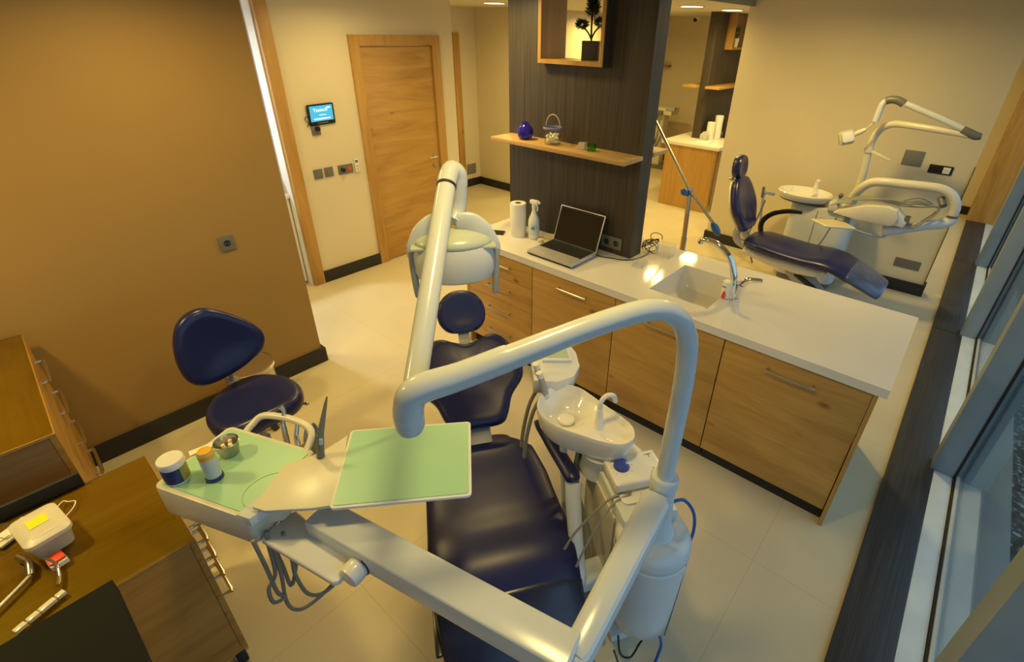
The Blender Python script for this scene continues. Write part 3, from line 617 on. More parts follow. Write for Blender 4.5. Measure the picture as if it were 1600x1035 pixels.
# --- nearer chair: local frame w (patient's left, right in view), u (towards the head)
CH = (.985, 1.062, 0); AU = math.radians(55.5)-PI/2
ch = thing('dental_chair', 'reclined dark navy dental chair in the middle foreground under the swing arms', 'dental chair', CH, AU)
F = xf(ch)
cushion(MB(F), [(.335, .515), (.25, .530), (.10, .510), (-.05, .502), (-.17, .512), (-.29, .495), (-.405, .428)], [.155, .235, .268, .275, .28, .275, .268], [.07, .085, .09, .09, .09, .085, .075]).build('seat', vinyl, ch)
cushion(MB(F), [(-.400, .436), (-.50, .375), (-.62, .30), (-.75, .215)], [.272, .262, .25, .22], [.088, .082, .075, .07]).build('foot_cover', cover, ch, label='greyish translucent plastic cover over the foot end')
sh_ = MB(F)
cushion(sh_, [(.29, .43), (.10, .415), (-.15, .412), (-.34, .39), (-.55, .27)], [.15, .22, .235, .22, .16], [.05, .07, .08, .06, .04], ex=4); sh_.build('seat_shell', plastic, ch)
sl = math.atan2(.24, .37); by = Vector((0, math.cos(sl), math.sin(sl)))
Mb = F @ frame((0, .335, .590), (1, 0, 0), by)
MB(Mb).pad([(x*1.10, y*1.03-.008) for x, y in back_outline], pad_profile(.075, .012)).build('backrest', vinyl, ch)
MB(Mb).box(-.055, .055, -.17, .06, -.055, -.030, .006).box(-.045, .045, .06, .40, -.055, -.036, .006).build('back_bracket', lgrey, ch)
Mh = F @ frame((0, .335+.575*math.cos(sl), .590+.575*math.sin(sl)+.03), (1, 0, 0), (0, math.cos(1.05), math.sin(1.05)))
hr = MB(Mh).pad(head_outline, pad_profile(.07, .006)).build('headrest', vinyl, ch)
MB(Mb).box(-.028, .028, .38, .50, -.036, -.018, .005).build('headrest_bar', lgrey, hr)
# armrest on its curved white support
ar = MB().tube([(1.322, 1.115, .655), (1.30, 1.06, .672), (1.235, .935, .675), (1.165, .795, .672), (1.155, .775, .668)], [.012, .030, .032, .032, .024], n=16, smooth=3, flat=.7).build('armrest', vinyl, ch)
MB().tube([(1.16, .78, .648), (1.13, .755, .60), (1.085, .705, .50), (1.055, .665, .41), (1.02, .625, .34), (.99, .63, .29)], [.034, .032, .030, .028, .026, .02], smooth=4, flat=.65).tube([(1.17, .80, .648), (1.24, .94, .645), (1.30, 1.06, .643)], [.022, .018, .012], flat=.5).build('arm_support', plastic, ar)
MB(F).box(-.19, .19, -.42, .30, 0, .045, .018).box(-.15, .15, -.30, .20, .045, .10, .02).build('floor_base', plastic, ch)
MB(F).beam((0, .12, .10), (0, -.05, .36), .22, .14, .03).box(-.13, .13, -.20, .15, .28, .345, .02).build('lift_column', plastic2, ch)
MB(F).box(-.285, -.262, -.48, -.30, .325, .345, .006).build('foot_lever', blackp, ch)

# ================================================================== nearer treatment unit: tank, cuspidor, pole, lamp, tray console
UN = (1.15, .42, 0)
un = thing('treatment_unit', 'large white treatment unit in the foreground with pole, lamp, basin and green trays', 'dental unit', UN)
uang = AU; FU = Matrix.Translation((0, 0, 0)) @ Matrix.Rotation(AU, 4, 'Z')
Mw = Matrix.Translation((1.15, .42, 0)) @ Matrix.Rotation(AU, 4, 'Z')   # x: w, y: u
tk = MB().lathe([(.06, .175), (.105, .185), (.122, .215), (.130, .30), (.134, .60), (.134, .612), (.130, .616), (.130, .622), (.134, .628), (.133, .655), (.122, .678), (.10, .690), (.06, .694), (.001, .694)], UN, 44).build('tank', plastic, un)
MB().tube([(1.152, .288, .628), (1.150, .289, .60), (1.146, .288, .52), (1.140, .289, .42), (1.128, .290, .30), (1.12, .292, .22)], .0025, n=6, smooth=3).build('seam_wire', greyp, tk)
# block body between the tank and the basin
bd = MB(Mw).prism([(-.105, .03), (.105, .03), (.105, .34), (.085, .385), (-.085, .385), (-.105, .34)], .16, .722, .012).build('body', plastic, un)
MB(Mw).prism([(-.113, .09), (-.106, .09), (-.106, .37), (-.113, .37)], .18, .67, .002).build('side_panel', plastic2, bd)
MB(Mw).prism(rrect(.17, .27, .02, 4, .005, .225), .722, .732, .004).build('top_deck', plastic_hi, bd)
MB(Mw).box(-.16, -.02, .10, .30, .06, .16, .02).box(-.10, .10, .0, .36, .0, .05, .015).cyl((0, .18, .04), (0, .18, .20), .07).build('floor_foot', plastic, un)
MB(Mw).beam((-.42, .12, .28), (-.06, .14, .30), .10, .07, .015).build('chair_link', plastic, un)
# basin (cuspidor): round bowl with a rounded tail carrying the spout
rim = smooth_outline([(1.160, .935), (1.190, 1.000), (1.250, 1.040), (1.325, 1.045), (1.385, 1.010), (1.408, .950), (1.400, .880), (1.385, .800), (1.372, .720), (1.352, .655), (1.310, .618), (1.262, .618), (1.225, .650), (1.200, .705), (1.178, .780), (1.158, .860)], 5)
bc = (1.285, .845)
def scl(k, z, dx=0, dy=0): return [(bc[0]+dx+(x-bc[0])*k, bc[1]+dy+(y-bc[1])*k, z) for x, y in rim]
bowl_in = [(1.292+r*math.cos(a), .925+r*math.sin(a)) for r in (.1,) for a in [2*PI*k/40 for k in range(40)]]
def sstep(t): t = max(0.0, min(1.0, t)); return t*t*(3-2*t)
hc = Vector((1.285, .925))
def hollow(x, y):
    d = (Vector((x, y))-hc).length
    t = .010*sstep((1.0-max(0, ((x-1.31)**2+(y-.70)**2)**.5/.085))*2.2)
    return .866-.058*sstep((.128-d)/.075)-t
rings = [scl(.30, .762), scl(.70, .766), scl(.86, .776), scl(.94, .800), scl(.98, .835), scl(1.0, .866), scl(.998, .878), scl(.985, .885), scl(.965, .884), scl(.945, .876)]
last = scl(.93, 0)
for k in range(1, 23):
    f = 1-k/23.0; rings.append([(hc.x+(x-hc.x)*f, hc.y+(y-hc.y)*f, hollow(hc.x+(x-hc.x)*f, hc.y+(y-hc.y)*f)) for x, y, _ in last])
bo = MB().loft(rings).build('basin', ceramic, un)
MB().lathe([(.034, .812), (.036, .818), (.033, .824), (.018, .827), (.001, .827)], (1.275, .915, 0), 28).build('drain_cap', ceramic, bo)
MB().tube([(1.282, .765, .855), (1.282, .765, .872), (1.282, .765, .95)], [.026, .018, .011], n=18, smooth=4).tube([(1.282, .765, .945), (1.284, .765, .985), (1.304, .755, 1.008), (1.330, .741, 1.000), (1.340, .735, .970)], .0095, n=14, smooth=5).build('spout', ceramic, bo)
MB().lathe([(.085, .66), (.075, .72), (.088, .766)], (1.285, .740, 0), 30).build('basin_neck', plastic, un)
MB().tube([(1.235, .895, .78), (1.228, .88, .60), (1.20, .83, .35), (1.17, .79, .18)], [.017, .016, .016, .016], smooth=4).build('drain_pipe', plastic, un)
# assistant holder beyond the basin
Mah = frame((1.405, 1.075, .945), (.80, -.60, 0), (.60, .80, .22))
ah = MB(Mah).prism([(-.115, -.07), (-.02, -.095), (.060, -.075), (.10, -.02), (.105, .06), (.085, .125), (.02, .135), (-.045, .10), (-.105, .04)], -.085, .0, .012).build('assistant_holder', plastic_hi, un)
MB(Mah).prism([(-.06, .02), (.065, .0), (.070, .085), (.02, .105), (-.03, .07)], .0, .018, .005).build('key_housing', plastic_hi, ah)
MB(Mah).prism([(-.040, .032), (.056, .014), (.060, .076), (.018, .092)], .018, .0195).build('key_panel', plain('pale_key_panel', (.45, .58, .42, 1), .4), ah)
MB().tube([(1.41, 1.06, .84), (1.40, .99, .74), (1.34, .86, .70)], [.024, .022, .022], smooth=4).build('holder_arm', plastic, ah)
for (x, y) in ((1.318, 1.085), (1.282, 1.035)):
    sx = MB().cyl((x, y, .885), (x-.018, y+.012, .975), .0145, .0125, bev=.002).build('suction_tip', lgrey, ah)
    MB().cyl((x-.018, y+.012, .970), (x-.023, y+.016, .995), .0135).build('tip_collar', plastic_hi, sx)
    MB().tube([(x, y, .89), (x-.03, y+.05, .74), (x-.06, y+.06, .45), (x-.10, y-.08, .20), (1.20, .80, .22)], .009, smooth=5, n=8).build('suction_hose', hose, sx)
# pole with its collar, bend and horizontal arm
px_, py_ = 1.15, .42
MB().lathe([(.068, .690), (.064, .70), (.050, .74), (.043, .86), (.042, .905), (.046, .910), (.046, .948), (.041, .955), (.001, .955)], (px_, py_, 0), 36).build('collar', plastic, un)
MB().tube([(1.15, .42, .94), (1.15, .42, 1.15), (1.15, .42, 1.32), (1.140, .426, 1.455), (1.115, .440, 1.529), (1.076, .462, 1.572), (1.036, .485, 1.590), (.980, .516, 1.593), (.874, .576, 1.574), (.78, .629, 1.551)], .0290, n=28, smooth=5).build('pole', plastic, un)
MB().tube([(.80, .618, 1.556), (.79, .623, 1.5535), (.70, .674, 1.530), (.69, .680, 1.528), (.597, .733, 1.504), (.530, .771, 1.493), (.500, .788, 1.478), (.490, .794, 1.445), (.488, .796, 1.425)], [.0292, .0300, .0305, .0325, .0330, .0345, .0350, .0350, .0350], n=28, smooth=4).build('lamp_arm', plastic, un)
MB().lathe([(.0345, 0), (.0355, -.002), (.034, -.036), (.028, -.050), (.016, -.056), (.001, -.057)], (.488, .796, 1.426), 30).build('arm_joint', plastic, un)
# spring arm up to the lamp yoke
s0 = Vector((.506, .812, 1.415)); s1 = Vector((.950, 1.160, 1.812)); dv = (s1-s0).normalized()
MB().tube([s0-dv*.02, s0+dv*.03, s0+(s1-s0)*.3, s0+(s1-s0)*.75, s0+(s1-s0)*.97], [.026, .0285, .0285, .028, .027], n=24, smooth=2).build('spring_arm', plastic, un)
kn = MB().tube([s0+(s1-s0)*.965, s1, s1+Vector((.026, .010, .020)), s1+Vector((.048, .008, .004)), s1+Vector((.050, .005, -.03))], [.0275, .0285, .0285, .027, .024], n=22, smooth=4).build('knuckle', plastic, un)
MB().tube([s0+(s1-s0)*.955, s0+(s1-s0)*.968], [.0288, .0288], n=22).build('joint_gap', blackm, kn)
lc = Vector((.940, 1.148, 1.565))           # lamp centre
lx = Vector((.76, -.65, 0)); ly = Vector((.65, .76, 0))
MB().tube([s1+Vector((.050, .005, -.02)), s1+Vector((.042, .008, -.10)), lc+Vector((.020, .012, .115))], [.024, .0235, .023], n=22, smooth=3).build('lamp_drop', plastic, un)
hd = MB(frame(lc+Vector((.015, .01, .055)), lx, ly)).ball((0, 0, 0), 1, 32, sc=(.122, .080, .038)).build('operating_light', plain('pale_green_housing', (.52, .57, .48, 1), .2), un)
Mh_ = frame(lc+Vector((.015, .01, .0)), lx, ly)
MB(Mh_).loft([[(.128*k*math.cos(a)*(1), .075*k*math.sin(a)-.01, z) for a in [2*PI*i/36 for i in range(36)]] for k, z in ((.90, .05), (1.0, .02), (1.0, -.035), (.93, -.060), (.80, -.068), (.3, -.070))]).build('lamp_bowl', shield, hd)
MB(Mh_).box(-.13, .13, -.055, .055, .042, .052, .004).build('reflector_band', plain('pale_green_grey', (.50, .54, .44, 1), .2), hd)
for sgn in (-1, 1):
    yk = MB(Mh_).tube([(sgn*.012, 0, .118), (sgn*.055, -.0, .112), (sgn*.092, -.006, .082), (sgn*.120, -.010, .036), (sgn*.131, -.012, .005)], [.024, .032, .033, .026, .013], n=16, smooth=5, flat=.38, up=(0, 1, 0)).build('yoke', plastic, hd)
    MB(Mh_).tube([(sgn*.130, -.014, .030), (sgn*.130, -.018, -.02), (sgn*.126, -.022, -.10), (sgn*.124, -.022, -.125)], [.011, .0115, .0105, .009], n=12, smooth=3).build('light_handle', lgrey, yk)
# table arm: from the collar to the elbow, box beam to the console
e1 = Vector((.572, .335, .880))
MB().beam((1.10, .412, .885), e1-Vector((.02, .003, 0)), .095, .085, .022, w2=.075, h2=.075).build('table_arm', plastic, un, smooth=24)
MB().cyl((e1.x-.0, e1.y, .825), (e1.x, e1.y, .905), .036, bev=.006).build('elbow', plastic, un)
b0 = Vector((.550, .330, .884)); b1 = Vector((.357, 1.165, .884))
bm_ = MB().beam(b0, b1, .098, .080, .008).build('balance_beam', plastic, un, smooth=24)
MB().beam((.545, .300, .872), (.520, .44, .872), .050, .040, .008).build('beam_hinge', plastic, bm_)
MB().beam((.322, .962, .846), (.268, 1.250, .862), .078, .024, .008, w2=.12).build('under_link', plastic_hi, un, smooth=24)
kb = MB().cyl((.360, .949, .862), (.312, .940, .858), .034, .034, 28, bev=.008).build('brake_knob', plastic_hi, un)
MB().tube([(.366, .950, .863), (.358, .949, .863)], [.037, .037], n=26).build('knob_washer', blackm, kb)
# console with green mat
cA, cB, cC, cD = Vector((.056, 1.591, .97)), Vector((.332, 1.662, .97)), Vector((.440, 1.322, .97)), Vector((.221, 1.250, .97))
cM = frame((cA+cB+cC+cD)/4, (cC-cB)+(cD-cA), (cB-cA)+(cC-cD))
cw, ch_ = .365, .285
co = MB(cM).prism(rrect(cw, ch_, .022, 4), -.115, 0.0, .008).prism([(cw/2-.03, -ch_/2+.015), (cw/2+.045, -ch_/2+.07), (cw/2+.05, -ch_/2+.16), (cw/2-.02, -ch_/2+.22)], -.07, -.012, .008).build('console', plastic2, un)
MB(cM).prism(rrect(cw-.030, ch_-.030, .012, 4), 0.0, .003).build('console_mat', green, co)
MB(cM).prism([(cw/2-.042, -ch_/2+.002), (cw/2+.006, -ch_/2+.002), (cw/2+.048, -ch_/2+.11), (cw/2+.022, -ch_/2+.21), (cw/2-.012, -ch_/2+.22)], -.030, .004, .004).build('console_shoulder', plastic, co)
MB(cM).tube([(-.120, ch_/2-.01, -.02), (-.118, ch_/2+.03, -.005), (-.09, ch_/2+.065, .018), (.03, ch_/2+.075, .026), (.12, ch_/2+.055, .018), (.150, ch_/2-.02, -.01), (.146, ch_/2-.07, -.03)], .0125, n=14, smooth=5, flat=.8).build('console_handle', plastic2, co)
hb = MB(cM).box(cw/2-.005, cw/2+.078, ch_/2-.070, ch_/2-.012, -.040, -.004, .004).build('tip_holder', lgrey, co)
q0 = cM @ Vector((cw/2+.050, ch_/2-.040, -.005)); 
MB().cyl(q0, q0+Vector((.022, .004, .110)), .0125, .0115, bev=.002).tube([q0+Vector((.021, .004, .103)), q0+Vector((.034, .010, .128)), q0+Vector((.066, .030, .175)), q0+Vector((.085, .040, .205))], [.0115, .0095, .006, .002], n=12, smooth=3).build('syringe', greyp, hb)
MB().tube([q0+Vector((.012, -.010, .085)), q0+Vector((.016, -.010, .104))], .006, n=8).build('syringe_button', plain('pale_blue_button', (.3, .45, .5, 1), .3), hb)
for k, (dx, mm) in enumerate(((-.04, steel), (.005, chrome), (.045, steel), (.085, greyp))):
    p = cM @ Vector((dx+.06, ch_/2+.030, -.10)); q = p+Vector((.02, .04, .065 if k else .11))
    hp = MB().tube([p, p+(q-p)*.6, q], [.010, .010, .008], n=12, smooth=2).tube([q, q+Vector((.018, .012, .035)), q+Vector((.012, .02, .055))], [.008, .007, .009], n=10, smooth=3).build('handpiece', mm, co)
    MB().tube([p, p+Vector((-.01, -.04, -.08)), p+Vector((.02, -.11, -.20-.03*k)), p+Vector((.05, -.20, -.30-.02*k)), p+Vector((.04, -.30, -.24)), cM @ Vector((.03+.02*k, -.12, -.09))], .0065, n=8, smooth=6).build('handpiece_hose', hose, hp)
for nm, pts in (('a', [(.190, 1.22, .90), (.195, 1.22, .776), (.198, 1.22, .643), (.210, 1.215, .605), (.178, 1.21, .622), (.181, 1.22, .68), (.212, 1.225, .715), (.222, 1.22, .86)]),
                ('b', [(.225, 1.22, .90), (.228, 1.22, .80), (.224, 1.22, .694), (.212, 1.22, .575), (.228, 1.22, .505), (.275, 1.22, .478), (.358, 1.215, .50), (.40, 1.21, .56), (.40, 1.17, .72), (.36, 1.14, .84)]),
                ('c', [(.262, 1.20, .88), (.262, 1.20, .767), (.256, 1.20, .678), (.272, 1.20, .560), (.320, 1.20, .510), (.385, 1.195, .535), (.42, 1.17, .66), (.37, 1.12, .84)]),
                ('d', [(.232, 1.24, .88), (.240, 1.24, .721), (.243, 1.24, .60), (.272, 1.24, .66), (.300, 1.24, .76), (.28, 1.25, .88)])):
    MB().tube(pts, .0062, n=8, smooth=6).build('hanging_hose', hose, un)
# swivelling tray over the console
tM = frame((.620, 1.058, .996), (.298, -.269, 0), (.196, .249, 0))
tr = MB(tM).prism(rrect(.405, .325, .014, 4), -.010, .0, .003).build('tray', plastic_hi, un)
MB(tM).prism(rrect(.388, .308, .008, 3), 0.0, .0025).build('tray_mat', green, tr)
neck = [tM.inverted() @ Vector((x, y, .985)) for x, y in ((.560, 1.305), (.526, 1.302), (.470, 1.300), (.425, 1.308), (.385, 1.325), (.352, 1.330), (.223, 1.244), (.240, 1.205), (.271, 1.174), (.330, 1.115), (.388, 1.070))]
MB(tM).prism([(v.x, v.y) for v in neck], -.014, -.003, .003).build('tray_neck', plastic2, tr)
rg_ = [(.285+.072*math.cos(a), 1.292+.062*math.sin(a), .9735) for a in [math.radians(35+200*k/30) for k in range(31)]]
MB().tube(rg_, .0009, n=6).build('pivot_ring', plain('mat_ring', (.26, .46, .30, 1), .4), co)
# loose hoses, cords and the blue tube
MB().tube([(1.20, .55, .74), (1.13, .60, .715), (1.02, .65, .62), (.97, .67, .54)], .0045, n=8, smooth=5).tube([(1.19, .545, .735), (1.12, .58, .71), (1.02, .60, .60), (.965, .61, .50)], .0045, n=8, smooth=5).build('scaler_hose', hose, un)
for k in range(4):
    MB().tube([(1.25+.01*k, .83, .72), (1.22+.012*k, .82, .55-.02*k), (1.17+.01*k, .74-.02*k, .34), (1.10, .64-.02*k, .22), (1.04, .60-.03*k, .12)], .008, n=8, smooth=5).build('supply_hose', hose, un)
MB().tube([(1.205, .395, .80), (1.245, .370, .79), (1.29, .340, .70), (1.30, .33, .58), (1.265, .345, .46)], .006, n=10, smooth=6).build('blue_tube', bluec, un)
MB().tube([(1.12, .31, .20), (1.135, .298, .12), (1.12, .30, .02), (1.06, .29, .008), (1.0, .25, .008)], .006, n=10, smooth=6).build('blue_tube', bluec, un)
MB().tube([(1.02, .43, .19), (1.0, .40, .13), (1.03, .37, .10), (1.07, .36, .15), (1.08, .35, .19)], .004, n=8, smooth=6).build('black_cord', blackp, un)
MB().tube([(.98, .42, .16), (.97, .39, .12), (.97, .37, .03), (.95, .33, .008), (.90, .28, .008)], .004, n=8, smooth=6).build('black_cord', blackp, un)
# ultrasonic scaler box standing on the unit
sM = Mw @ Matrix.Translation((.010, .205, .7325))
sc0 = thing('ultrasonic_scaler', 'white control box with a round blue knob standing on the unit body', 'control box', sM.to_translation())
bxm = MB(sM).box(-.105, .105, -.070, .070, .004, .050, .014, seg=4).build('case', plastic_hi, sc0)
MB(sM).box(-.085, .085, -.055, .055, .0, .006, .002).build('base', lgrey, sc0)
MB(sM).lathe([(.030, .049), (.031, .054), (.027, .064), (.014, .068), (.001, .068)], (-.052, .012, 0), 28).build('blue_knob', blue, sc0)
tk_ = MB(sM)
for i in range(8):
    a = 2*PI*i/8; tk_.box(-.052+.042*math.cos(a)-.0015, -.052+.042*math.cos(a)+.0015, .012+.042*math.sin(a)-.0015, .012+.042*math.sin(a)+.0015, .0500, .0504)
tk_.box(.055, .085, .045, .048, .0495, .0500).box(.070, .073, .030, .045, .0495, .0502).box(.06, .063, -.03, -.018, .0495, .0502).build('printing', greyp, bxm)
MB(sM).cyl((.05, -.065, .022), (.05, -.090, .022), .012, .010).cyl((.05, -.085, .022), (-.02, -.105, .020), .010, .006).build('hose_plug', plastic2, sc0)
MB(sM).tube([(.095, .02, .02), (.115, .025, .025), (.125, .01, .02), (.11, -.005, .012)], .004, n=8, smooth=4).build('cord', blackp, sc0)

# things on the console mat
j = thing('jar', 'white-lidded jar with navy and gold label on the green console', 'jar', (.125, 1.540, .973))
c_ = (.125, 1.540, .973)
MB().lathe([(.030, 0), (.033, .003), (.033, .074), (.001, .074)], c_, 36).build('body', plastic_hi, j)
MB().lathe([(.0355, .064), (.036, .066), (.036, .083), (.034, .086), (.001, .087)], c_, 36).build('lid', plastic_hi, j)
for a0, a1, mm, nm in ((2.9, 4.95, navylab, 'navy_label'), (4.95, 6.6, gold, 'gold_label')):
    lab = [[(c_[0]+r*math.cos(a0+(a1-a0)*k/14), c_[1]+r*math.sin(a0+(a1-a0)*k/14)) for k in range(15)] for r in (.0340, .0332)]
    MB().prism(lab[0]+list(reversed(lab[1])), c_[2]+.008, c_[2]+.060).build(nm, mm, j)
j = thing('tip_bottle', 'clear bottle with amber top and pale label on the green console', 'bottle', (.200, 1.462, .973)); c_ = (.200, 1.462, .973)
MB().lathe([(.0235, 0), (.025, .002), (.025, .011), (.0235, .014), (.001, .014)], c_, 28).build('foot', navylab, j)
MB().lathe([(.0222, .014), (.0222, .106), (.018, .113), (.001, .114)], c_, 28).build('bottle', milky('clear_tube', (.7, .72, .72, 1), .3, .1), j)
MB().lathe([(.0226, .018), (.0229, .020), (.0229, .086), (.0226, .088)], c_, 28).build('label', plain('pale_blue_label', (.50, .54, .56, 1), .5), j)
MB().lathe([(.0224, .088), (.0228, .090), (.0228, .104), (.0185, .1135), (.001, .1145)], c_, 24).build('amber_cap', amber, j)
j = thing('steel_cup', 'small stainless steel cup of cotton on the green console', 'cup', (.272, 1.535, .973)); c_ = (.272, 1.535, .973)
MB().lathe([(.026, 0), (.028, .002), (.036, .050), (.0375, .052), (.0360, .053), (.0345, .050), (.026, .004), (.001, .003)], c_, 36).build('cup', steel, j)
for dx, dy in ((.004, -.004), (-.006, .004), (.008, .008)): MB().cyl((c_[0]+dx, c_[1]+dy, c_[2]+.006), (c_[0]+dx*1.8, c_[1]+dy*1.8, c_[2]+.040), .006, n=12, bev=.0015).build('cotton_roll', cotton, j)
MB().tube([(c_[0]-.027, c_[1]-.004, c_[2]+.043), (c_[0]-.04, c_[1]-.01, c_[2]+.044), (c_[0]-.05, c_[1]+.006, c_[2]+.044), (c_[0]-.036, c_[1]+.016, c_[2]+.044), (c_[0]-.025, c_[1]+.010, c_[2]+.043)], .0012, n=6, smooth=4).build('wire_loop', steel, j)
pm = Matrix.Translation((.228, 1.622, .9735)) @ Matrix.Rotation(math.radians(-10), 4, 'Z')
tag(MB(pm).box(-.045, .030, -.012, .012, 0, .0012).box(-.02, .045, -.014, .006, .0013, .0030).build('paper_sachet', paper), 'torn white paper sachet lying at the back of the green console', 'sachet')

# ================================================================== operator stool by the brown wall
st = thing('operator_stool', 'navy saddle stool with a wide drop-shaped backrest by the brown wall', 'stool', (.575, 2.31, 0))
so = smooth_outline([(.388, 2.375), (.45, 2.455), (.52, 2.500), (.60, 2.515), (.677, 2.495), (.745, 2.42), (.780, 2.33), (.784, 2.24), (.755, 2.165), (.70, 2.125), (.63, 2.118), (.56, 2.122), (.49, 2.118), (.42, 2.130), (.372, 2.19), (.362, 2.29)], 5)
MB().pad(so, [(z[0], z[1]+.565) for z in pad_profile(.085, .010)]).build('seat', vinyl2, st)
Ms = frame((.568, 2.50, .845), (1, .0, 0), (0, .16, 1))
sb = smooth_outline([(x-.568, z-.845) for x, z in ((.388, .90), (.425, .985), (.480, 1.028), (.545, 1.035), (.61, 1.00), (.684, .935), (.745, .86), (.765, .795), (.735, .735), (.67, .70), (.601, .678), (.50, .664), (.43, .672), (.388, .715), (.374, .80))], 5)
MB(Ms).pad(sb, pad_profile(.065, .012)).build('backrest', vinyl2, st)
MB().beam((.575, 2.545, .86), (.572, 2.545, .60), .055, .014, .004).beam((.572, 2.55, .600), (.575, 2.38, .528), .055, .014, .004).build('back_bracket', lgrey, st)
MB().cyl((.575, 2.32, .30), (.575, 2.32, .53), .018).cyl((.575, 2.32, .10), (.575, 2.32, .34), .028).cyl((.575, 2.32, .505), (.575, 2.32, .528), .09).build('gas_column', lgrey, st)
MB().tube([(.60, 2.31, .515), (.70, 2.24, .512), (.765, 2.195, .508)], .006, n=8).ball((.772, 2.19, .508), .011, 10).build('lever', steel, st)
bs_ = MB().cyl((.575, 2.32, .075), (.575, 2.32, .12), .045, .035)
for k in range(5):
    a = 2*PI*k/5+.35; bs_.beam((.575, 2.32, .095), (.575+.24*math.cos(a), 2.32+.24*math.sin(a), .075), .040, .022, .005)
bs_.build('star_base', chrome, st)
for k in range(5):
    a = 2*PI*k/5+.35; cx_, cy_ = .575+.245*math.cos(a), 2.32+.245*math.sin(a)
    MB().cyl((cx_-.010*math.sin(a), cy_+.010*math.cos(a), .028), (cx_+.010*math.sin(a), cy_-.010*math.cos(a), .028), .027, n=18).cyl((cx_, cy_, .04), (cx_, cy_, .07), .008, n=10).build('caster', greyp, st)
pb = thing('pedal_bin', 'round chrome pedal bin behind the navy stool', 'bin', (.755, 2.90, 0))
MB().lathe([(.125, 0), (.132, .01), (.132, .405), (.123, .41), (.001, .41)], (.755, 2.90, 0), 36).build('body', steel, pb)
MB().lathe([(.138, .402), (.145, .408), (.143, .424), (.133, .427), (.130, .420), (.06, .424), (.001, .427)], (.755, 2.90, 0), 40).build('lid', chrome, pb)
MB().box(.735, .775, 2.735, 2.775, .01, .025, .004).build('pedal', blackm, pb)

# ================================================================== cabinets at the left
lw = thing('low_drawer_cabinet', 'oak drawer cabinet with a glass top standing against the brown wall', 'cabinet', (-.037, 3.178, 0), math.radians(-2.75))
FL = xf(lw)
MB(FL).box(-.62, -.022, -.945, -.0, .115, .868).build('carcass', walnut, lw)
MB(FL).box(-.60, -.05, -.92, -.02, .0, .115).build('plinth', blackm, lw)
MB(FL).box(-.625, .0, -.952, .0, .868, .880, .001).build('top', oak_y, lw)
MB(FL).box(-.62, -.004, -.948, -.004, .880, .889, .001).build('glass_top', topglass, lw)
for z0, z1 in ((.70, .865), (.515, .697), (.325, .512), (.118, .322)):
    d = MB(FL).box(-.021, -.001, -.945, -.002, z0, z1, .0015).build('drawer', oak_y, lw)
    handle(MB(FL), (-.001, -.385, (z0+z1)/2+.02), (-.001, -.165, (z0+z1)/2+.02), (1, 0, 0), .0075, .028).build('handle', steel, d)
mc = thing('mobile_drawer_desk', 'glass-topped oak drawer desk on casters in the left foreground', 'desk', (.095, 1.515, 0), math.radians(-1.2))
FM = xf(mc)
MB(FM).box(-1.0, -.020, .004, .530, .095, .728).build('carcass', oak_x, mc)
MB(FM).box(-1.0, .0, -.0, .534, .728, .739, .001).build('top', oak_x, mc)
MB(FM).box(-.998, -.003, .002, .531, .739, .748, .001).build('glass_top', topglass, mc)
zs = (.097, .336, .441, .548, .643, .727)
for i in range(5):
    d = MB(FM).box(-.019, -.0, .001, .532, zs[i]+.0015, zs[i+1]-.0015, .0015).build('drawer', oak_y, mc)
    handle(MB(FM), (-.0, .115, zs[i+1]-.04), (-.0, .275, zs[i+1]-.04), (1, 0, 0), .0065, .036).build('handle', steel, d)
MB(FM).box(-1.0, -.185, .535, .550, .70, .795, .001).build('back_strip', blackm, mc)
for x_, y_ in ((-.03, .04), (-.03, .48), (-.9, .04), (-.9, .48)):
    k = MB(FM).cyl((x_-.018, y_, .040), (x_+.018, y_, .040), .040, n=26, bev=.006).build('caster', blackm, mc)
    MB(FM).cyl((x_-.0195, y_, .040), (x_+.0195, y_, .040), .024, n=20).box(x_-.012, x_+.030, y_-.02, y_+.015, .055, .095, .004).build('caster_fork', steel, k)
bc_ = thing('dark_topped_cabinet', 'cabinet with a dark flat top filling the bottom left corner', 'cabinet', (-.55, .80, 0))
MB().box(-1.6, -.10, -.05, 1.328, .90, .950, .003).build('top', plain('charcoal_top', (.006, .0075, .009, 1), .75, spec=.2), bc_)
MB().box(-1.6, -.120, -.03, 1.310, .0, .90).build('carcass', walnut, bc_)

# things on the mobile desk (glass top at .748)
zt = .7485
bx = thing('plastic_box', 'translucent plastic box with a yellow sticker on the glass desk', 'box', (-.205, 1.838, zt))
Mx = Matrix.Translation((-.205, 1.838, zt)) @ Matrix.Rotation(math.radians(8), 4, 'Z')
def rr(k, z, w_=.112, h_=.155): return [(x, y, z) for x, y in rrect(w_*k, h_*k, .022*k, 4)]
MB(Mx).loft([rr(.78, .0), rr(.82, .004), rr(.94, .062), rr(.98, .066), rr(.98, .070)]).build('body', frost, bx)
ld_ = MB(Mx).loft([rr(1.03, .064), rr(1.05, .068), rr(1.03, .078), rr(.80, .086), rr(.4, .088), rr(.05, .088)]).build('lid', frost, bx)
MB(Mx).box(-.024, .024, -.014, .032, .0885, .0895).build('yellow_sticker', yellow, ld_)
MB(Mx).prism(smooth_outline([(-.03, -.062), (.03, -.062), (.024, -.048), (0, -.042), (-.024, -.048)], 3), .078, .087, .002).build('lid_grip', frost, ld_)
rb = thing('plastic_block', 'small red and white block beside the translucent box', 'block', (-.205, 1.722, zt))
Mr = Matrix.Translation((-.206, 1.724, zt)) @ Matrix.Rotation(math.radians(10), 4, 'Z')
MB(Mr).box(-.021, .021, -.022, .016, 0, .018, .003).build('white_base', paper, rb)
MB(Mr).box(-.020, .020, -.016, .022, .0182, .026, .003).build('red_top', red, rb)
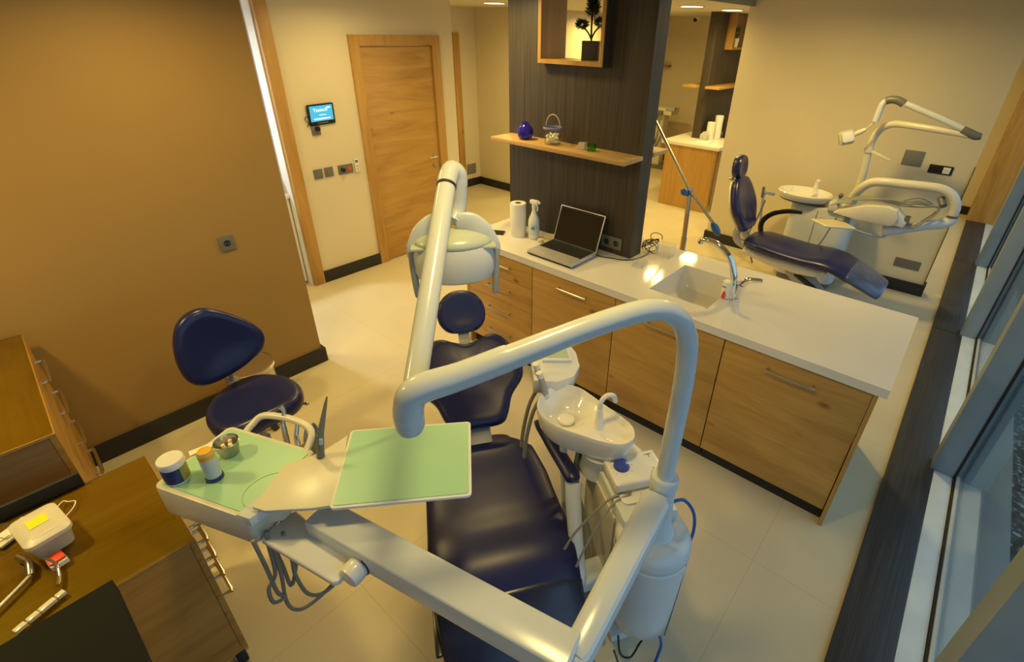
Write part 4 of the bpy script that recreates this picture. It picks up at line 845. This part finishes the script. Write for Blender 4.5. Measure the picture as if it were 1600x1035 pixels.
rd = thing('steel_rod_arm', 'bent steel rod lying on the glass desk', 'rod', (-.30, 1.68, zt))
MB().tube([(-.46, 1.60, zt+.008), (-.34, 1.672, zt+.008), (-.268, 1.725, zt+.010)], .0065, n=10, smooth=2).tube([(-.268, 1.725, zt+.010), (-.262, 1.76, zt+.020), (-.266, 1.79, zt+.015), (-.28, 1.83, zt+.010)], .010, n=10, smooth=4).build('rod', steel, rd)
MB().tube([(-.236, 1.765, zt+.012), (-.222, 1.735, zt+.022), (-.210, 1.70, zt+.02), (-.214, 1.655, zt+.012), (-.222, 1.625, zt+.01)], .006, n=10, smooth=4).build('bent_arm', chrome, rd)
wb = thing('white_clip_strip', 'row of white plastic clips along the front edge of the glass desk', 'clips', (-.27, 1.59, zt))
p0, p1 = Vector((-.317, 1.553, zt)), Vector((-.222, 1.590, zt)); dd = (p1-p0).normalized(); aa = math.atan2(dd.y, dd.x)
for k, (t, L) in enumerate(((.02, .014), (.32, .014), (.66, .020), (.98, .011))):
    MB(Matrix.Translation(p0+(p1-p0)*t) @ Matrix.Rotation(aa, 4, 'Z')).box(-L, L, -.009, .009, 0, .013, .004).build('clip', plastic_hi, wb)
MB(Matrix.Translation(p0+(p1-p0)*.5) @ Matrix.Rotation(aa, 4, 'Z')).box(-.055, .055, -.004, .004, .002, .008, .001).build('strip', lgrey, wb)
gd = thing('glass_dish', 'small clear glass dish at the left edge of the glass desk', 'dish', (-.292, 1.935, zt))
MB().lathe([(.026, 0), (.034, .006), (.042, .030), (.044, .031), (.040, .026), (.032, .008), (.001, .005)], (-.310, 1.955, zt), 30).build('dish', clear, gd)
MB().lathe([(.045, .031), (.0455, .033), (.0435, .034), (.0425, .031)], (-.310, 1.955, zt), 30, ring=True).build('rim', steel, gd)
pk = MB(Matrix.Translation((-.275, 1.965, zt)) @ Matrix.Rotation(.5, 4, 'Z')).box(-.055, .05, -.028, .030, 0, .010, .004).box(-.03, .04, -.020, .018, .010, .016, .003)
tag(pk.build('white_packet', paper), 'crumpled white packet behind the translucent box', 'packet')
tag(MB().tube([(-.185, 1.905, zt+.05), (-.165, 1.96, zt+.02), (-.145, 2.0, zt+.004), (-.135, 1.985, zt+.004), (-.118, 1.970, zt+.004), (-.13, 1.94, zt+.004), (-.155, 1.915, zt+.004)], .0018, n=8, smooth=5).build('looped_string', paper), 'thin looped white string by the translucent box', 'string')

# ================================================================== small room seen past the brown wall
wc = thing('white_cabinet', 'white cabinet glimpsed in the bright room past the brown wall', 'cabinet', (1.6, 4.85, 0))
MB().box(1.30, 1.905, 4.545, 5.10, .03, .845, .003).build('body', plastic_hi, wc)
MB().box(1.28, 1.925, 4.53, 5.12, .845, .880, .004).build('top', plastic_hi, wc)
MB().box(1.32, 1.87, 4.60, 5.06, 0, .03).build('foot', blackm, wc)
pr = thing('white_device', 'white boxy device standing on the white cabinet', 'device', (1.72, 4.8, .88))
MB().box(1.45, 1.87, 4.62, 4.98, .895, 1.06, .012).build('body', plastic_hi, pr)
MB().box(1.47, 1.85, 4.64, 4.96, .88, .895).build('foot', blackm, pr)
MB().box(1.50, 1.82, 4.612, 4.62, .92, .99, .002).build('front_slot', lgrey, pr)

# ================================================================== second chair and unit in front of the partition
c2 = thing('dental_chair', 'upright blue and cream dental chair standing before the partition wall', 'dental chair', (4.72, .75, 0))
T2 = Matrix.Translation((4.72, 0, 0))
cushion(MB(T2), [(1.345, .560), (1.24, .575), (1.05, .560), (.85, .552), (.68, .560), (.56, .545), (.44, .500)], [.19, .245, .255, .255, .255, .255, .25], [.075, .09, .09, .09, .095, .10, .095]).build('seat', vinyl2, c2)
cushion(MB(T2), [(.445, .508), (.35, .468), (.22, .405)], [.254, .25, .225], [.098, .09, .075]).build('foot_cover', cover2, c2, label='blue translucent plastic cover over the foot end')
cushion(MB(T2), [(1.33, .480), (1.10, .475), (.85, .470), (.70, .455), (.66, .445)], [.20, .225, .22, .19, .14], [.06, .10, .11, .09, .05], ex=5).build('seat_shell', plastic2, c2)
o2 = smooth_outline([(0, 0), (-.13, .005), (-.165, .06), (-.225, .16), (-.240, .24), (-.220, .33), (-.175, .42), (-.125, .475), (-.06, .495), (0, .498), (.06, .495), (.125, .475), (.175, .42), (.220, .33), (.240, .24), (.225, .16), (.165, .06), (.13, .005)], 5)
by2 = Vector((0, .175, .46)).normalized()
M2 = T2 @ frame((0, 1.405, .600), (1, 0, 0), by2)
MB(M2).pad(o2, pad_profile(.075, .016)).build('backrest', vinyl2, c2)
MB(M2).pad([(x*.93, y*.93+.017) for x, y in o2], [(.9, -.060), (1.0, -.052), (1.0, -.034), (.95, -.030)]).build('back_shell', plastic2, c2)
Mq = T2 @ frame((0, 1.600, 1.150), (1, 0, 0), (0, .10, 1))
hh = MB(Mq).pad([(x*.92, y*.92) for x, y in head_outline], pad_profile(.075, .012)).build('headrest', vinyl2, c2)
MB(Mq).box(-.022, .022, -.21, .05, -.060, -.044, .004).box(-.05, .05, -.115, -.10, -.075, -.05, .003).build('headrest_bar', steel, hh)
MB(T2).tube([(-.10, 1.46, .62), (-.10, 1.47, .56), (-.10, 1.44, .50), (-.10, 1.36, .47)], .035, n=14, smooth=4, flat=.5).tube([(.10, 1.46, .62), (.10, 1.47, .56), (.10, 1.44, .50), (.10, 1.36, .47)], .035, n=14, smooth=4, flat=.5).build('back_hinge', lgrey, c2)
MB(T2).tube([(.27, 1.345, .47), (.275, 1.375, .58), (.275, 1.345, .66), (.275, 1.27, .725), (.275, 1.16, .765), (.275, 1.04, .780)], [.026, .026, .025, .024, .022, .016], n=14, smooth=5, flat=.7).build('armrest', blackp, c2)
MB(T2).box(-.20, .20, .42, 1.10, 0, .05, .02).box(-.16, .16, .55, 1.05, .05, .13, .03).build('floor_base', plastic2, c2)
MB(T2).beam((0, .62, .10), (0, .95, .38), .20, .12, .02).build('lift_arm', lgrey, c2)
MB(T2).beam((-.12, .50, .16), (-.10, .88, .34), .03, .04, .008).build('lift_link', blackm, c2)
MB(T2).lathe([(.15, 0), (.16, .02), (.14, .09), (.07, .14), (.001, .15)], (0, .42, 0), 28).build('base_dome', plastic2, c2)
fp = thing('foot_pedal', 'small cream foot pedal on the floor behind the second chair', 'pedal', (4.62, 1.70, 0))
MB().lathe([(.045, 0), (.048, .02), (.02, .032), (.001, .034)], (4.60, 1.62, 0), 20).build('disc', plastic2, fp)
MB().tube([(4.60, 1.62, .03), (4.66, 1.55, .12), (4.75, 1.45, .22)], .006, n=8, smooth=3).build('rod', steel, fp)

u2 = thing('treatment_unit', 'second treatment unit with curved cream pipes and oval basin against the partition', 'dental unit', (5.35, .95, 0))
MB().prism(rrect(.40, .56, .09, 5, 5.42, .94), .06, .79, .015).build('body', plastic, u2)
MB().box(5.216, 5.222, .955, .960, .12, .76).build('door_gap', greyp, u2)
MB().prism(rrect(.36, .50, .08, 5, 5.42, .94), .0, .06).build('plinth', greyp, u2)
MB().prism(rrect(.34, .34, .05, 5, 5.36, .72), .79, .865, .012).build('head_block', plastic, u2)
def ell(a, b, z, dx=0): return [(5.33+dx+a*math.cos(t), 1.135+b*math.sin(t), z) for t in [2*PI*k/40 for k in range(40)]]
b2 = MB().loft([ell(.08, .12, .79), ell(.12, .16, .805), ell(.175, .225, .825), ell(.195, .245, .86), ell(.198, .248, .885), ell(.190, .240, .892), ell(.178, .228, .886), ell(.150, .195, .855), ell(.08, .10, .835), ell(.01, .01, .832)]).build('basin', ceramic, u2)
MB().loft([ell(.155, .205, .806), ell(.168, .215, .812), ell(.170, .218, .818)]).build('basin_band', greyp, b2)
MB().tube([(5.36, 1.06, .88), (5.36, 1.06, .95), (5.355, 1.055, .995)], [.030, .020, .016], n=16, smooth=4).ball((5.352, 1.052, 1.0), .019, 12).build('spout', ceramic, b2)
MB().tube([(5.28, 1.25, .88), (5.28, 1.25, .915), (5.28, 1.235, .922)], .008, n=8, smooth=3).build('cup_filler', ceramic, b2)
hs = MB().beam((5.20, 1.37, .845), (5.16, 1.475, .855), .035, .035, .006).tube([(5.17, 1.46, .85), (5.165, 1.46, .74), (5.20, 1.43, .50), (5.26, 1.35, .15)], .012, n=10, smooth=4).build('assistant_holder', lgrey, u2)
MB().tube([(5.15, 1.47, .80), (5.15, 1.475, .905)], [.012, .014], n=10).tube([(5.155, 1.435, .78), (5.13, 1.46, .60), (5.10, 1.50, .40), (5.18, 1.42, .1)], .008, n=8, smooth=4).build('suction_tip', greyp, hs)
MB().tube([(5.27, .705, .80), (5.27, .700, 1.0), (5.26, .700, 1.18), (5.25, .715, 1.36), (5.25, .705, 1.47), (5.24, .665, 1.545), (5.22, .590, 1.585), (5.18, .46, 1.590), (5.14, .28, 1.585), (5.11, .08, 1.575)], [.032, .031, .029, .029, .029, .029, .028, .026, .025, .023], n=18, smooth=5).build('pole', plastic2, u2)
MB().cyl((5.25, .715, 1.335), (5.25, .715, 1.375), .036, n=20).beam((5.235, .70, 1.352), (5.20, .53, 1.300), .020, .022, .004).build('pole_clamp', plastic2, u2)
MB().tube([(5.11, .045, 1.582), (5.11, .30, 1.672), (5.11, .55, 1.752)], [.022, .023, .023], n=16).tube([(5.11, .68, 1.765), (5.11, .705, 1.735), (5.11, .712, 1.67), (5.11, .715, 1.60)], .024, n=16, smooth=4).build('lamp_arm', plastic, u2)
MB().tube([(5.11, .56, 1.750), (5.11, .61, 1.772), (5.11, .66, 1.773), (5.11, .688, 1.760)], .030, n=16, smooth=3).build('lamp_elbow_boot', greyp, u2)
MB().tube([(5.11, .135, 1.610), (5.11, .09, 1.592), (5.11, .04, 1.575), (5.11, .005, 1.576)], [.027, .031, .030, .022], n=16, smooth=3).build('lamp_elbow_boot', greyp, u2)
l2 = MB(frame((5.09, .885, 1.455), (.3, -.7, .25), (0, .35, 1))).prism(rrect(.12, .115, .03, 4), -.030, .030, .012).build('operating_light', plain('lamp_head_cream', (.50, .50, .40, 1), .25), u2)
MB(frame((5.062, .875, 1.462), (.3, -.7, .25), (0, .35, 1))).prism(rrect(.085, .08, .02, 4), -.022, .034, .006).build('reflector', shield, l2)
MB().tube([(5.10, .85, 1.475), (5.105, .79, 1.515), (5.108, .765, 1.535)], [.020, .020, .014], n=12).tube([(5.108, .765, 1.535), (5.11, .718, 1.600)], .006, n=8).build('lamp_neck', plastic2, u2)
# lower arm, console with hoses, bracket tray
MB().tube([(5.20, .72, .86), (5.18, .70, .97), (5.14, .655, 1.06), (5.12, .60, 1.115), (5.10, .52, 1.140), (5.10, .38, 1.150), (5.10, .22, 1.160), (5.10, .10, 1.158), (5.10, .02, 1.115), (5.10, -.022, 1.04), (5.10, -.025, .965)], .037, n=20, smooth=5).build('console_arm', plastic2, u2)
MB().tube([(5.10, -.027, .975), (5.10, -.027, .958)], .0385, n=20).build('arm_seam', greyp, u2)
MB().tube([(5.10, -.027, .958), (5.10, -.024, .925), (5.08, .02, .898), (5.05, .12, .870), (5.02, .24, .820), (5.0, .30, .800)], [.038, .042, .042, .042, .042, .042], n=20, smooth=4).cyl((5.0, .285, .802), (4.98, .385, .770), .040, .046, n=20, bev=.006).build('lower_arm', plastic, u2)
cn = MB(Matrix(((0, 0, 1, 4.86), (1, 0, 0, 0), (0, 1, 0, 0), (0, 0, 0, 1)))).prism([(.775, .868), (.735, .905), (.55, .985), (.40, 1.005), (.325, .985), (.300, .93), (.315, .862), (.36, .848), (.60, .848)], .0, .17, .022).build('console', plastic2, u2)
MB(Matrix(((0, 0, 1, 4.88), (1, 0, 0, 0), (0, 1, 0, 0), (0, 0, 0, 1)))).prism([(.40, 1.0), (.33, .985), (.235, .90), (.25, .855), (.33, .86)], .0, .13, .012).build('console_back', plastic, u2)
gb = MB()
for k in range(5): gb.box(4.885+k*.024, 4.895+k*.024, .228, .262, .885, .935)
cnv = gb.build('hose_vents', greyp, cn)
for k in range(6):
    x_ = 4.885+k*.024
    h = MB().tube([(x_, .78, .955), (x_, .70, .985), (x_, .55, 1.03), (x_+.02, .38, 1.055-.012*k), (x_+.05, .22, 1.09-.03*abs(k-2)), (x_+.09, .10, 1.05-.006*k), (x_+.10, .07, 1.01), (x_+.07, .12, .93), (x_+.03, .19, .865), (x_, .245, .870)], .0065, n=8, smooth=6).build('instrument_hose', hose, cn)
    MB().tube([(x_, .66, .985), (x_, .76, .958), (x_, .81, .925)], [.011, .010, .006], n=10, smooth=2).build('instrument', steel if k % 2 else lgrey, h)
MB().tube([(5.12, .09, 1.085), (5.07, .055, 1.04)], .028, n=12).build('hose_clamp', greyp, cn)
t2 = MB(frame((4.80, .745, .80), (.0, -1, 0), (1, 0, 0))).prism([(-.17, -.02), (-.02, -.135), (.19, -.02), (.04, .135)], -.012, .004, .003).build('bracket_tray', plastic2, u2)
MB(frame((4.80, .745, .80), (.0, -1, 0), (1, 0, 0))).prism([(-.145, -.018), (-.018, -.112), (.165, -.02), (.038, .112)], .0042, .006).build('tray_inset', walnut if False else plain('tray_cream', (.52, .44, .28, 1), .5), t2)
MB().tube([(4.83, .60, .78), (4.90, .45, .74), (4.97, .36, .725), (5.0, .35, .76)], .008, n=8, smooth=4).beam((4.96, .66, .80), (5.10, .72, .82), .05, .05, .01).build('tray_arm', lgrey, t2)
MB().cyl((5.16, .80, .865), (5.16, .80, .94), .012).ball((5.16, .80, .955), .021, 14).build('cup_fill_knob', greyp, u2)
MB().tube([(5.0, .76, .79), (4.98, .80, .60), (5.0, .86, .42), (5.1, .9, .2)], .007, n=8, smooth=4).build('supply_hose', hose, u2)

# inspection lamp stand behind the island
ls = thing('lamp_stand', 'thin metal stand with a slanted arm, blue joint and blue oval head', 'stand', (3.6, 1.54, 0))
MB().cyl((3.6, 1.54, .06), (3.6, 1.54, .80), .022).cyl((3.6, 1.54, .78), (3.6, 1.555, 1.135), .018).build('post', steel, ls)
g_ = MB()
for k in range(5):
    a = 2*PI*k/5; g_.beam((3.6, 1.54, .07), (3.6+.23*math.cos(a), 1.54+.23*math.sin(a), .05), .04, .02, .005)
g_.build('star_base', steel, ls)
for k in range(5):
    a = 2*PI*k/5; MB().cyl((3.6+.23*math.cos(a)-.01, 1.54+.23*math.sin(a), .025), (3.6+.23*math.cos(a)+.01, 1.54+.23*math.sin(a), .025), .024, n=14).build('caster', greyp, ls)
MB().tube([(3.6, 1.92, 1.625), (3.6, 1.560, 1.165), (3.6, 1.335, .965)], [.012, .013, .012], n=12).build('arm', steel, ls)
MB().cyl((3.575, 1.565, 1.150), (3.625, 1.565, 1.150), .026).ball((3.565, 1.585, 1.155), .030, 16, sc=(.7, 1, 1)).build('blue_joint', blue2, ls)
MB(frame((3.6, 1.305, .925), (1, 0, 0), (0, -.62, -.78))).ball((0, 0, 0), 1, 20, sc=(.022, .060, .030)).build('blue_head', blue2, ls)

# ================================================================== far room
fc2 = thing('far_cabinet', 'oak cabinet with a white top in the far room behind the column', 'cabinet', (7.6, 2.99, 0))
MB().box(6.70, 8.9, 2.63, 3.36, .0, .855).build('end_panel', wood('oak_far', 'z', OD, OM, OL), fc2)
MB().box(6.78, 8.9, 2.612, 2.63, .10, .85).build('drawer_front', walnut, fc2)
MB().box(6.67, 8.95, 2.58, 3.42, .856, .90, .003).build('top', stone, fc2)
S(MB().box(7.12, 8.8, 3.07, 3.19, .90, 2.45), 'wall_far_column', dark_z)
S(MB().box(9.20, 9.35, 3.6, 4.0, 0, .9), 'trim_8', cream)
tag(MB().box(7.02, 8.5, 2.86, 3.068, 1.555, 1.585, .002).box(7.02, 8.5, 3.192, 3.40, 1.555, 1.585, .002).build('far_shelf', oak_x), 'oak shelf board on the distant dark column', 'shelf')
nb2 = thing('far_shelf_box', 'open oak box fixed high on the distant dark column', 'shelf', (7.74, 2.98, 2.02))
MB().box(7.44, 7.464, 2.965, 3.068, 2.02, 2.44).box(8.02, 8.044, 2.965, 3.068, 2.02, 2.44).box(7.464, 8.02, 2.965, 3.068, 2.02, 2.044).build('box_frame', oak_z, nb2)
MB().box(7.464, 8.02, 3.060, 3.066, 2.044, 2.44).build('back_board', walnut, nb2)
plant(7.66, 3.012, 2.046, plastic_hi, 'plant in a white tapered pot in the distant oak box', tall=False)
for (x, y, h, lb) in ((7.18, 2.95, .23, 'shorter white paper roll on the far white top'), (7.30, 2.90, .31, 'taller white paper roll on the far white top')):
    tr_ = thing('paper_roll', lb, 'paper roll', (x, y, .9))
    MB().lathe([(.05, 0), (.055, .004), (.055, h-.004), (.05, h), (.02, h), (.02, h-.01), (.001, h-.01)], (x, y, .9), 24).build('paper', paper, tr_)
dsp = thing('plastic_dispenser', 'small clear dispenser on the far white top', 'dispenser', (7.08, 2.98, .9))
MB().box(7.03, 7.13, 2.93, 3.03, .9, .985, .006).build('tub', milky('clear_tub', (.75, .75, .7, 1), .4, .2), dsp)
MB().ball((7.08, 2.98, .985), .045, 16, sc=(1, 1, .7)).build('dome', milky('clear_dome', (.75, .75, .7, 1), .6, .1), dsp)
tag(MB().box(6.72, 6.98, 2.80, 2.98, .9, .912, .001).build('paper_sheets', paper), 'flat white paper sheets on the far white top', 'paper')
fl_ = thing('far_laptop', 'dark laptop at the partition end of the far white top', 'laptop', (7.5, 2.8, .9))
MB().box(7.42, 7.76, 2.62, 2.84, .9, .922, .004).build('base', blackp, fl_)
MB(frame((7.42, 2.845, .92), (1, 0, 0), (0, .25, 1))).box(0, .34, 0, .23, -.005, .003, .002).build('lid', blackp, fl_)
tu = thing('distant_instrument_cart', 'cream instrument console with hanging hoses in the far room', 'instrument cart', (8.75, 4.42, 0))
MB().box(8.62, 8.92, 4.30, 4.86, .93, 1.05, .02).build('console', plastic2, tu)
MB().box(8.60, 8.66, 4.24, 4.42, 1.01, 1.08, .01).build('keypad', lgrey, tu)
MB().box(8.68, 8.86, 4.46, 4.70, .04, .93, .02).build('column', plastic2, tu)
MB().box(8.58, 8.95, 4.32, 4.84, .0, .05, .015).build('foot', greyp, tu)
MB().box(8.57, 8.62, 4.46, 4.80, .93, 1.0, .01).build('holder_bar', greyp, tu)
for k in range(5):
    y = 4.48+k*.07; MB().tube([(8.59, y, .97), (8.56, y, .80), (8.55, y+.02, .50), (8.60, y+.03, .38), (8.68, y, .60)], .012, n=8, smooth=4).build('instrument_hose', blackm if k % 2 else hose, tu)
cmr = thing('dome_camera', 'white dome security camera high in the far room', 'camera', (9.25, 4.37, 2.42))
MB().lathe([(.07, .45-.45), (.075, -.02), (.055, -.05), (.001, -.052)], (9.22, 4.36, 2.449), 24).build('housing', plastic_hi, cmr)
MB().ball((9.17, 4.375, 2.405), .035, 14).build('lens_dome', blackp, cmr)
tag(MB().box(9.20, 9.349, 4.80, 5.078, 1.655, 1.685, .002).build('dark_wall_shelf', walnut), 'short dark shelf on the far wall beside the column', 'shelf')
